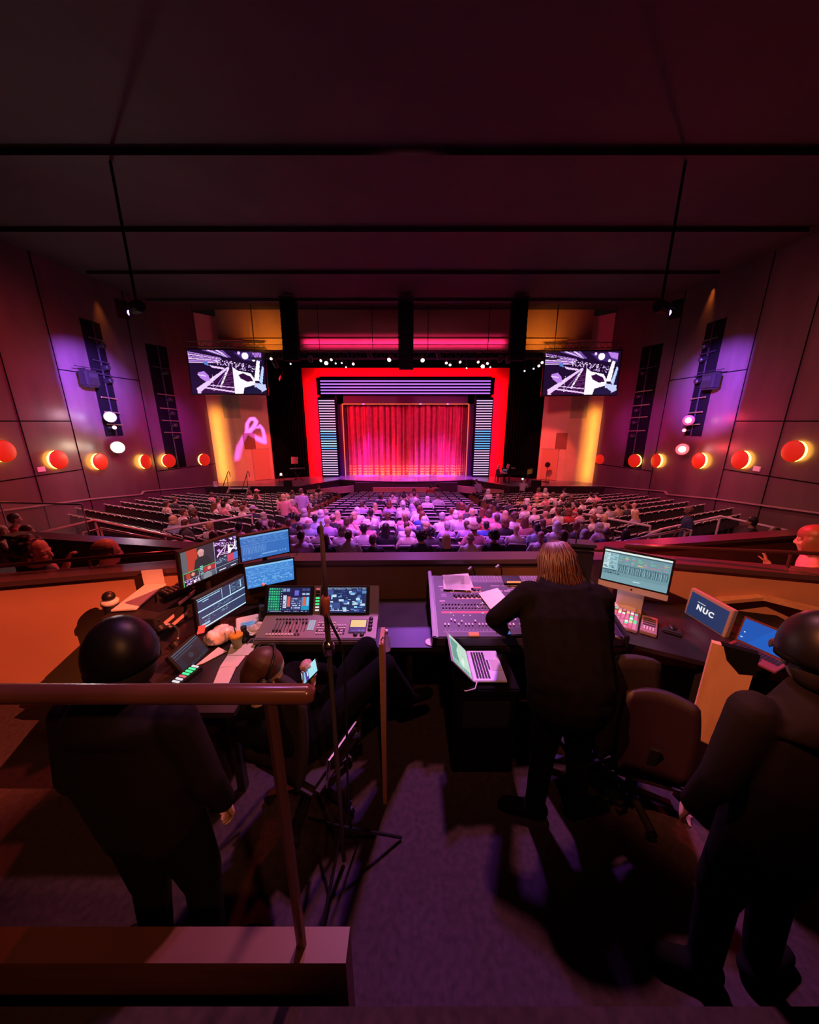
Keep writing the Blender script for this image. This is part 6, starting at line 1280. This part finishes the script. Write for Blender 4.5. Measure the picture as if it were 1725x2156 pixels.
# ================================================================== PEOPLE NEAR THE CAMERA
def hero(name, label, J, yaw_head, pitch_head, roll_head, skin, voxel=.007, hands=(), clothes=(), hs=1.0, width=(.17, .19, .2), depth=.115, legs=True, face=True, sleeves=1.0, bare=False):
    b = MB(); sh = MB(); tr = MB(); V = {k: Vector(v) for k, v in J.items()}; o0 = Vector((V['hip'].x, V['hip'].y, 0))
    for k in V: V[k] = V[k] - o0
    side = (V['shR'] - V['shL']).normalized()
    def frame(d): d = d.normalized(); s_ = (side - d * side.dot(d)).normalized(); return Matrix((s_, d.cross(s_), d)).transposed()
    sm_ = (V['shL'] + V['shR']) / 2
    d1 = V['chest'] - V['hip']; d2 = V['neck'] - V['chest']
    def torso(m, e):
        m.loft([ring(V['hip'] - d1.normalized() * .06, width[0] * .8 + e, depth * .9 + e, frame(d1)), ring(V['hip'], width[0] + e, depth + e, frame(d1)), ring(V['hip'].lerp(V['chest'], .55), width[1] * .95 + e, depth * 1.05 + e, frame(d1)),
                ring(V['chest'], width[2] + e, depth * 1.05 + e, frame(d1 + d2)), ring(V['chest'].lerp(V['neck'], .62), width[2] * .95 + e, depth * .85 + e, frame(d2)), ring(V['chest'].lerp(V['neck'], .86), .10 + e, .075 + e, frame(d2)), ring(V['neck'], .06 + e, .055 + e, frame(d2))])
    torso(b, 0); torso(sh, .016); b.cap(V['neck'] - (V['head'] - V['neck']) * .25, V['head'] - (V['head'] - V['neck']) * .25, .056, .052)
    q = Matrix.Rotation(R(yaw_head), 3, 'Z') @ Matrix.Rotation(R(pitch_head), 3, 'X') @ Matrix.Rotation(R(roll_head), 3, 'Y')
    head_pieces(b, V['head'], q, hs, face)
    for s_, sg in (('L', -1), ('R', 1)):
        b.cap(V['sh' + s_], V['el' + s_], .056, .044); b.cap(V['el' + s_], V['wr' + s_], .043, .03)
        if bare: sh.cap(V['sh' + s_].lerp(V['neck'], .45), V['sh' + s_].lerp(V['neck'], .3), .05, .045)
        else:
            sh.cap(V['sh' + s_], V['el' + s_], .074, .060)
            if sleeves > .5: sh.cap(V['el' + s_], V['el' + s_].lerp(V['wr' + s_], .93), .060, .043)
        fwd = V['wr' + s_] - V['el' + s_]; hk = [h for h in hands if h[0] == s_]
        if hk: _, f_, bk, curl, sd = hk[0]; hand_pieces(b, V['wr' + s_], f_, bk, curl, sd)
        else: hand_pieces(b, V['wr' + s_], fwd, (sg * .4, 0, .9), 35, -sg)
        if legs:
            hp_ = V['hip'] + side * (sg * .09); b.cap(hp_, V['kn' + s_], .088, .062); b.cap(V['kn' + s_], V['an' + s_], .056, .042); tr.cap(hp_, V['kn' + s_], .102, .078); tr.cap(V['kn' + s_], V['an' + s_], .072, .058)
            ft = Vector((V['kn' + s_].x - V['hip'].x, V['kn' + s_].y - V['hip'].y, 0)); ft = ft.normalized() if ft.length > .1 else Vector((0, 1, 0)); b.cap(V['an' + s_] - Vector((0, 0, .04)), V['an' + s_] + ft * .16 - Vector((0, 0, .05)), .04, .03); tr.cap(V['an' + s_] - ft * .03 - Vector((0, 0, .035)), V['an' + s_] + ft * .17 - Vector((0, 0, .045)), .054, .044)
    tr.ell(V['hip'], (.18, .14, .12)) if legs else None
    me = remesh(b, 'body', voxel, [SKIN[skin], mat('eye_white', (.40, .36, .34), .3), mat('eye_iris', (.03, .02, .015), .1)])
    if face:
        bm = bmesh.new(); bm.from_mesh(me)
        for sx_ in (-1, 1):
            for rr, dy, mi_ in ((.0115, .0725, 1), (.0066, .0798, 2)):
                c_ = V['head'] + q @ (Vector((sx_ * .031, dy, -.008)) * hs); r_ = bmesh.ops.create_uvsphere(bm, u_segments=10, v_segments=8, radius=rr * hs, matrix=Matrix.Translation(c_))
                for v_ in r_['verts']:
                    for f_ in v_.link_faces: f_.material_index = mi_; f_.smooth = True
        bm.to_mesh(me); bm.free()
    o = link('person', me, None, o0); tag(o, label, 'person')
    return o, sh, tr, V, q
def strands(mb, c, q, n, L, spread, rn, r=.006):
    for i in range(n):
        a = rn.uniform(-2.6, 2.6); k = rn.uniform(.96, 1.04); sa, ca = math.sin(a), math.cos(a)
        P = [(.02 * sa, -.015 - .02 * ca, .142), (.068 * sa, -.02 - .078 * ca, .118), (.104 * sa * k, -.022 - .116 * ca * k, .04), (.112 * sa * k, -.024 - .118 * ca * k, -.05)]
        e = (spread * sa + rn.uniform(-.02, .02), -.03 - spread * .85 * ca + rn.uniform(-.015, .015), -L * rn.uniform(.8, 1.1))
        m = tuple((P[3][t] + e[t]) / 2 + rn.uniform(-.014, .014) for t in range(3)); P[2] = tuple(p_ + rn.uniform(-.006, .006) for p_ in P[2]); P[3] = tuple(p_ + rn.uniform(-.009, .009) for p_ in P[3])
        mb.tube([c + q @ Vector(p) for p in (*P, m, e)], [r * .7, r, r, r, r, r * .3], 5)
HB = mat('hoodie_black', (.0045, .0038, .004), 1.0, noise=.3, nscale=18, spec=.08); JB = mat('jeans_black', (.005, .005, .006), 1.0, spec=.1)
# standing engineer
ofs = Vector((0, 0, 0))
o, sh, tr, V, q = hero('engineer', 'person with long auburn hair in black hoodie standing at the sound console', dict(hip=(0.895, 1.56, .93), chest=(0.905, 1.76, 1.22), neck=(0.920, 1.90, 1.40), head=(0.930, 2.0, 1.478), shL=(0.695, 1.83, 1.34), shR=(1.135, 1.81, 1.33), elL=(0.520, 1.82, 1.19), wrL=(0.665, 2.10, .92), elR=(1.165, 1.78, 1.12), wrR=(1.365, 2.03, .93), knL=(0.795, 1.58, .5), anL=(0.765, 1.54, .09), knR=(0.995, 1.58, .5), anR=(1.025, 1.54, .09)), 5, -28, 0, 0, .007,
    hands=(('L', (.35, .75, -.35), (-.1, .3, .9), 22, -1), ('R', (.5, .7, -.2), (.1, .2, .9), 22, 1)), width=(.22, .235, .235), depth=.15)
sh.ell(V['hip'] + Vector((0, -.0, -.06)), (.245, .18, .2)); sh.loft([ring(V['neck'] + Vector((0, -.06, .03)), .14, .10), ring(V['neck'] + Vector((0, -.09, -.05)), .17, .11), ring(V['neck'] + Vector((0, -.11, -.14)), .13, .07)])
sh.ell(V['shL'] + Vector((.03, 0, .0)), (.10, .10, .09)); sh.ell(V['shR'] + Vector((-.03, 0, .0)), (.10, .10, .09))
link('hoodie', remesh(sh, 'hoodie', .010, [HB], 4), o); link('trousers', remesh(tr, 'trousers', .014, [JB]), o)
hm = MB(); c = V['head']; hm.ell(c + q @ Vector((0, -.02, .036)), (.098, .112, .10), q); hm.ell(c + q @ Vector((0, -.05, -.03)), (.105, .085, .10), q)
hm.loft([ring(c + q @ Vector((0, -.05, .0)), .10, .075, q), ring(c + q @ Vector((0, -.06, -.09)), .106, .068, q), ring(c + q @ Vector((0, -.055, -.15)), .108, .06, q), ring(c + q @ Vector((0, -.05, -.19)), .095, .04, q)])
hme = remesh(hm, 'hair_base', .010, [HC['auburn']], 3); hx = MB(); hx.add([v.co for v in hme.vertices], [tuple(p.vertices) for p in hme.polygons]); strands(hx, c, q, 330, .225, .135, random.Random(3), .0052)
link('hair', hx.mesh('hair', mat('hair_auburn_long', (.055, .018, .010), .4), True), o)
# reclining person with headset and phone
o, sh, tr, V, q = hero('recliner', 'person wearing a headset reclining with a phone, lower middle', dict(hip=(-.60, 1.68, .50), chest=(-.74, 1.56, .78), neck=(-.79, 1.50, .935), head=(-.77, 1.525, 1.06), shL=(-.70, 1.72, .88), shR=(-.82, 1.36, .88), elL=(-.52, 1.84, .78), wrL=(-.565, 1.70, .93), elR=(-.62, 1.42, .70), wrR=(-.585, 1.575, .865), knL=(-.30, 2.03, .83), anL=(-.12, 2.08, .42), knR=(-.16, 1.86, .82), anR=(-.02, 2.05, .42)), -62, -32, 0, 0, .006,
    hands=(('L', (-.02, -.35, .6), (.55, .5, .2), 48, -1), ('R', (.05, .45, .6), (.5, -.55, .1), 45, 1)), hs=1.0, width=(.17, .18, .19))
link('jacket', remesh(sh, 'jacket', .010, [HB], 3), o); link('trousers', remesh(tr, 'trousers', .012, [JB]), o)
hm = MB(); c = V['head']; hm.ell(c + q @ Vector((0, -.026, .042)), (.088, .10, .092), q); hm.ell(c + q @ Vector((0, -.055, -.01)), (.085, .066, .085), q); link('hair', remesh(hm, 'hair', .009, [mat('hair_dark_red', (.09, .03, .02), .5)], 2), o)
hd_ = MB(); hd_.tube([c + q @ Vector((.1 * math.cos(t * .2244), -.02, .02 + .125 * math.sin(t * .2244))) for t in range(15)], .007, 8); hset = hd_.build('headset', BLACK, o, True)
for s_ in (-1, 1): MB().lathe([(.036, -.018), (.04, 0), (.036, .018)], c + q @ Vector((s_ * .095, -.01, -.01)), 16, q @ Matrix.Rotation(R(90), 3, 'Y')).build('ear_cup', BLACK, hset, True)
MB().tube([c + q @ Vector((.1, .01, -.02)), c + q @ Vector((.08, .08, -.07)), c + q @ Vector((.03, .12, -.08))], .004, 6).build('boom_microphone', BLACK, hset)
ph_c = at(651, 1415, d=1.90); pht = thing('smartphone', 'smartphone with bright pale blue screen held by the reclining person', 'phone', ph_c, erot(-50, -28, 30)); MB().box((0, .005, 0), (.078, .008, .158)).build('phone_body', BLACK, pht, bevel=.003)
pi = Img(20, 40, (150, 215, 235)); pi.rect(0, 0, 1, .55, (165, 228, 240)); pi.rect(0, .55, 1, .75, (80, 60, 150)); pi.rect(.3, .58, .7, .66, (220, 225, 240)); [pi.rect(.1, .78 + i * .05, .9, .8 + i * .05, (120, 160, 210)) for i in range(4)]; link('screen', pi.mesh('screen', .070, .148), pht, (0, -.0005, 0))
# capped people in the near corners
CAPM = mat('cap_black', (.007, .005, .006), .42, noise=.2, nscale=30, spec=.3)
def capped(label, hc, yaw, pitch, sk, brimdir=1):
    x, y, z = hc; o, sh, tr, V, q = hero('capped', label, dict(hip=(x + .02, y - .05, .86), chest=(x + .01, y - .06, 1.13 + z - 1.557), neck=(x, y - .04, z - .125), head=hc, shL=(x - .19, y - .03, z - .20), shR=(x + .19, y - .06, z - .20), elL=(x - .25, y - .04, z - .48), wrL=(x - .24, y + .04, z - .72), elR=(x + .26, y - .06, z - .48), wrR=(x + .25, y + .03, z - .72), knL=(x - .09, y - .02, .48), anL=(x - .1, y - .06, .09), knR=(x + .13, y - .02, .48), anR=(x + .14, y - .06, .09)), yaw, pitch, 0, sk, .007)
    sh.loft([ring(V['neck'] + Vector((0, -.03, .04)), .105, .095), ring(V['neck'] + Vector((0, -.04, -.03)), .15, .12), ring(V['neck'] + Vector((0, -.03, -.09)), .19, .11)])
    link('jacket', remesh(sh, 'jacket', .011, [mat('jacket_dark', (.010, .006, .009), .8, spec=.2)], 4), o); link('trousers', remesh(tr, 'trousers', .015, [JB]), o)
    c = V['head']; cm_ = MB(); pr = [(.104, -.03), (.1065, -.01)] + [(max(.001, .107 * math.cos(R(a))), .005 + .138 * math.sin(R(a))) for a in range(0, 91, 6)]; cm_.lathe(pr, c + q @ Vector((0, -.016, .02)), 40, q); k = cm_.mesh('cap', CAPM, True)
    for v_ in k.vertices:
        l = q.transposed() @ (v_.co - c); l.y = (l.y + .016) * 1.12 - .016; v_.co = c + q @ l
    co = link('cap', k, o); bv = MB(); N = 12; vv = []
    for i in range(N + 1):
        a = -1.1 + 2.2 * i / N
        vv += [c + q @ Vector((.104 * math.sin(a), .115 * math.cos(a) - .016, .0)), c + q @ Vector((.10 * math.sin(a), .115 * math.cos(a) + .075 * math.cos(a * 1.2), -.022)), c + q @ Vector((.10 * math.sin(a), .115 * math.cos(a) + .075 * math.cos(a * 1.2), -.016)), c + q @ Vector((.104 * math.sin(a), .115 * math.cos(a) - .016, .008))]
    ff = [(4 * i + j, 4 * i + (j + 1) % 4, 4 * i + 4 + (j + 1) % 4, 4 * i + 4 + j) for i in range(N) for j in range(4)] + [(0, 1, 2, 3), (4 * N + 3, 4 * N + 2, 4 * N + 1, 4 * N)]; bv.add(vv, ff).build('brim', CAPM, co, True)
    bd_ = MB(); bd_.lathe([(.108, -.036), (.109, -.02), (.107, -.018)], c + q @ Vector((0, -.016, .02)), 28, q); bd_.build('band', MATTE, co, True)
    hb = MB(); hb.ell(c + q @ Vector((0, -.045, -.03)), (.086, .07, .075), q); link('hair', remesh(hb, 'hair', .01, [HC['dark']]), o); return o
pL = at(256, 1388, d=1.2); capped('person in black cap seen from behind, lower left corner of the booth', (pL.x, pL.y, pL.z), 58, -6, 0)
pR = at(1722, 1384, d=1.14); capped('person in black cap and dark jacket cut off at the right edge', (pR.x, pR.y, pR.z), -25, -10, 0)
# people seated just beyond the booth walls
def side_person(label, headpx, d, yaw, hpitch, skin, hairk, hc, cloth, hs=1.0, bare=False, raise_=None, face=True, hyaw=None):
    h = at(*headpx, d=d); f = Vector((-math.sin(R(yaw)), math.cos(R(yaw)), 0)); s_ = Vector((f.y, -f.x, 0)); up_ = Vector((0, 0, 1)); P = lambda a, b, c: tuple(h + s_ * a + f * b + up_ * c)
    J = dict(hip=P(0, -.06, -.72), chest=P(0, -.08, -.36), neck=P(0, -.03, -.13), head=tuple(h), shL=P(-.2, -.05, -.23), shR=P(.2, -.05, -.23), elL=P(-.21, .02, -.5), wrL=P(-.12, .22, -.56), elR=P(.21, .02, -.5), wrR=P(.12, .22, -.56), knL=P(-.12, .38, -.68), anL=P(-.12, .40, -1.1), knR=P(.12, .38, -.68), anR=P(.12, .40, -1.1)); hk = ()
    if raise_: J['el' + raise_[0]] = P(*raise_[1]); J['wr' + raise_[0]] = P(*raise_[2]); hk = ((raise_[0], tuple(f * .4 + up_ * .9), tuple(f * -.9 + up_ * .4), 40, 1 if raise_[0] == 'R' else -1),)
    o, sh, tr, V, q = hero('side', label, J, hyaw if hyaw is not None else yaw, hpitch, 0, skin, .008, hands=hk, hs=hs, bare=bare, sleeves=0, face=face)
    link('top', remesh(sh, 'top', .012, [SHM[cloth]]), o); link('trousers', remesh(tr, 'trousers', .016, [JB]), o); return o, V, q
o, V, q = side_person('person with curly dark hair seen in profile over the left booth wall', (75, 1163), 3.15, -72, -2, 1, None, None, 'black', 1.16, True, ('R', (.20, .18, -.36), (.07, .24, -.12)))
hm = MB(); c = V['head']; rn = random.Random(9); hm.ell(c + q @ Vector((0, -.055, .035)), (.115, .115, .115), q)
for i in range(90):
    a = rn.uniform(0, 6.28); z = rn.uniform(-.8, 1); rad = math.sqrt(1 - z * z); y = -.055 + .125 * rad * math.sin(a)
    if y < .03 or z > .55: hm.ell(c + q @ Vector((.12 * rad * math.cos(a), y, .03 + .125 * z)), (.026, .026, .026), None, 8, 6)
link('hair', remesh(hm, 'hair', .010, [HC['dark']], 1), o)
o, V, q = side_person('bald person in pale yellow top seated beyond the left booth wall', (226, 1162), 3.3, -50, -4, 1, None, None, 'cream', 1.12, hyaw=-38)
hm = MB(); c = V['head']; hm.ell(c + q @ (Vector((0, -.0145, .022)) * 1.12), (.0815 * 1.12, .0995 * 1.12, .094 * 1.12), q, 40, 30); hme = hm.mesh('hair', mat('hair_stubble', (.05, .025, .02), .8), True)
bm = bmesh.new(); bm.from_mesh(hme); bmesh.ops.delete(bm, geom=[f_ for f_ in bm.faces if (lambda l: l.z > .062 or l.y > .03 or l.z < -.055)(q.transposed() @ (f_.calc_center_median() - c))], context='FACES'); bm.to_mesh(hme); bm.free(); link('hair', hme, o)
o, V, q = side_person('person with chin-length reddish hair and bare shoulders, right edge behind the wall', (1712, 1136), 3.25, 42, -6, 0, None, None, 'pink', 1.14, True, ('L', (-.27, .16, -.50), (-.24, .25, -.25)))
hm = MB(); c = V['head']; hm.ell(c + q @ Vector((0, -.018, .045)), (.108, .126, .105), q)
for s_ in (-1, 1): hm.ell(c + q @ Vector((s_ * .092, .01, -.05)), (.03, .065, .10), q)
hm.loft([ring(c + q @ Vector((0, -.045, .03)), .11, .09, q), ring(c + q @ Vector((0, -.05, -.08)), .118, .085, q), ring(c + q @ Vector((0, -.055, -.15)), .10, .06, q)])
hme = remesh(hm, 'hair', .010, [HC['blonde']], 3); hx = MB(); hx.add([v.co for v in hme.vertices], [tuple(p.vertices) for p in hme.polygons]); link('hair', hx.mesh('hair', mat('hair_strawberry', (.26, .09, .045), .45), True), o)
# more seated people beyond the side walls, smaller
for px, py, d, yaw, sty, hc, scn, sk, lab in ((398, 1150, 5.7, -.5, 'bald', 'grey', 'dark grey', 0, 'bald person lit orange, peeking over the multi-camera monitor'), (35, 1092, 7.6, -.7, 'short', 'brown', 'red', 0, 'person in bright red shirt behind the glass screen, far left'),
        (8, 1118, 7.2, -.7, 'bob', 'blonde', 'tan', 0, 'person in tan patterned top at the left edge below the glass screen'), (62, 1118, 6.9, -.9, 'short', 'auburn', 'pink', 0, 'person with auburn hair right of the red shirt, far left'),
        (1628, 1120, 7.0, .7, 'bald', 'grey', 'lilac', 0, 'person with violet-lit bald head behind the right partition'), (1580, 1098, 8.3, .6, 'short', 'dark', 'black', 1, 'person in dark top beyond the right violet handrail peak')):
    h = at(px, py, d=d); audience_person((h.x, h.y, h.z - 1.165), yaw, sty, hc, scn, lab, sk, 0, 1.0, None)
# pianist on stage
audience_person((6.45, 24.4, STZ - .02), R(-90), 'short', 'white', 'dark grey', 'person with white hair seated at the grand piano on stage', 0, 0, 1.0, None)
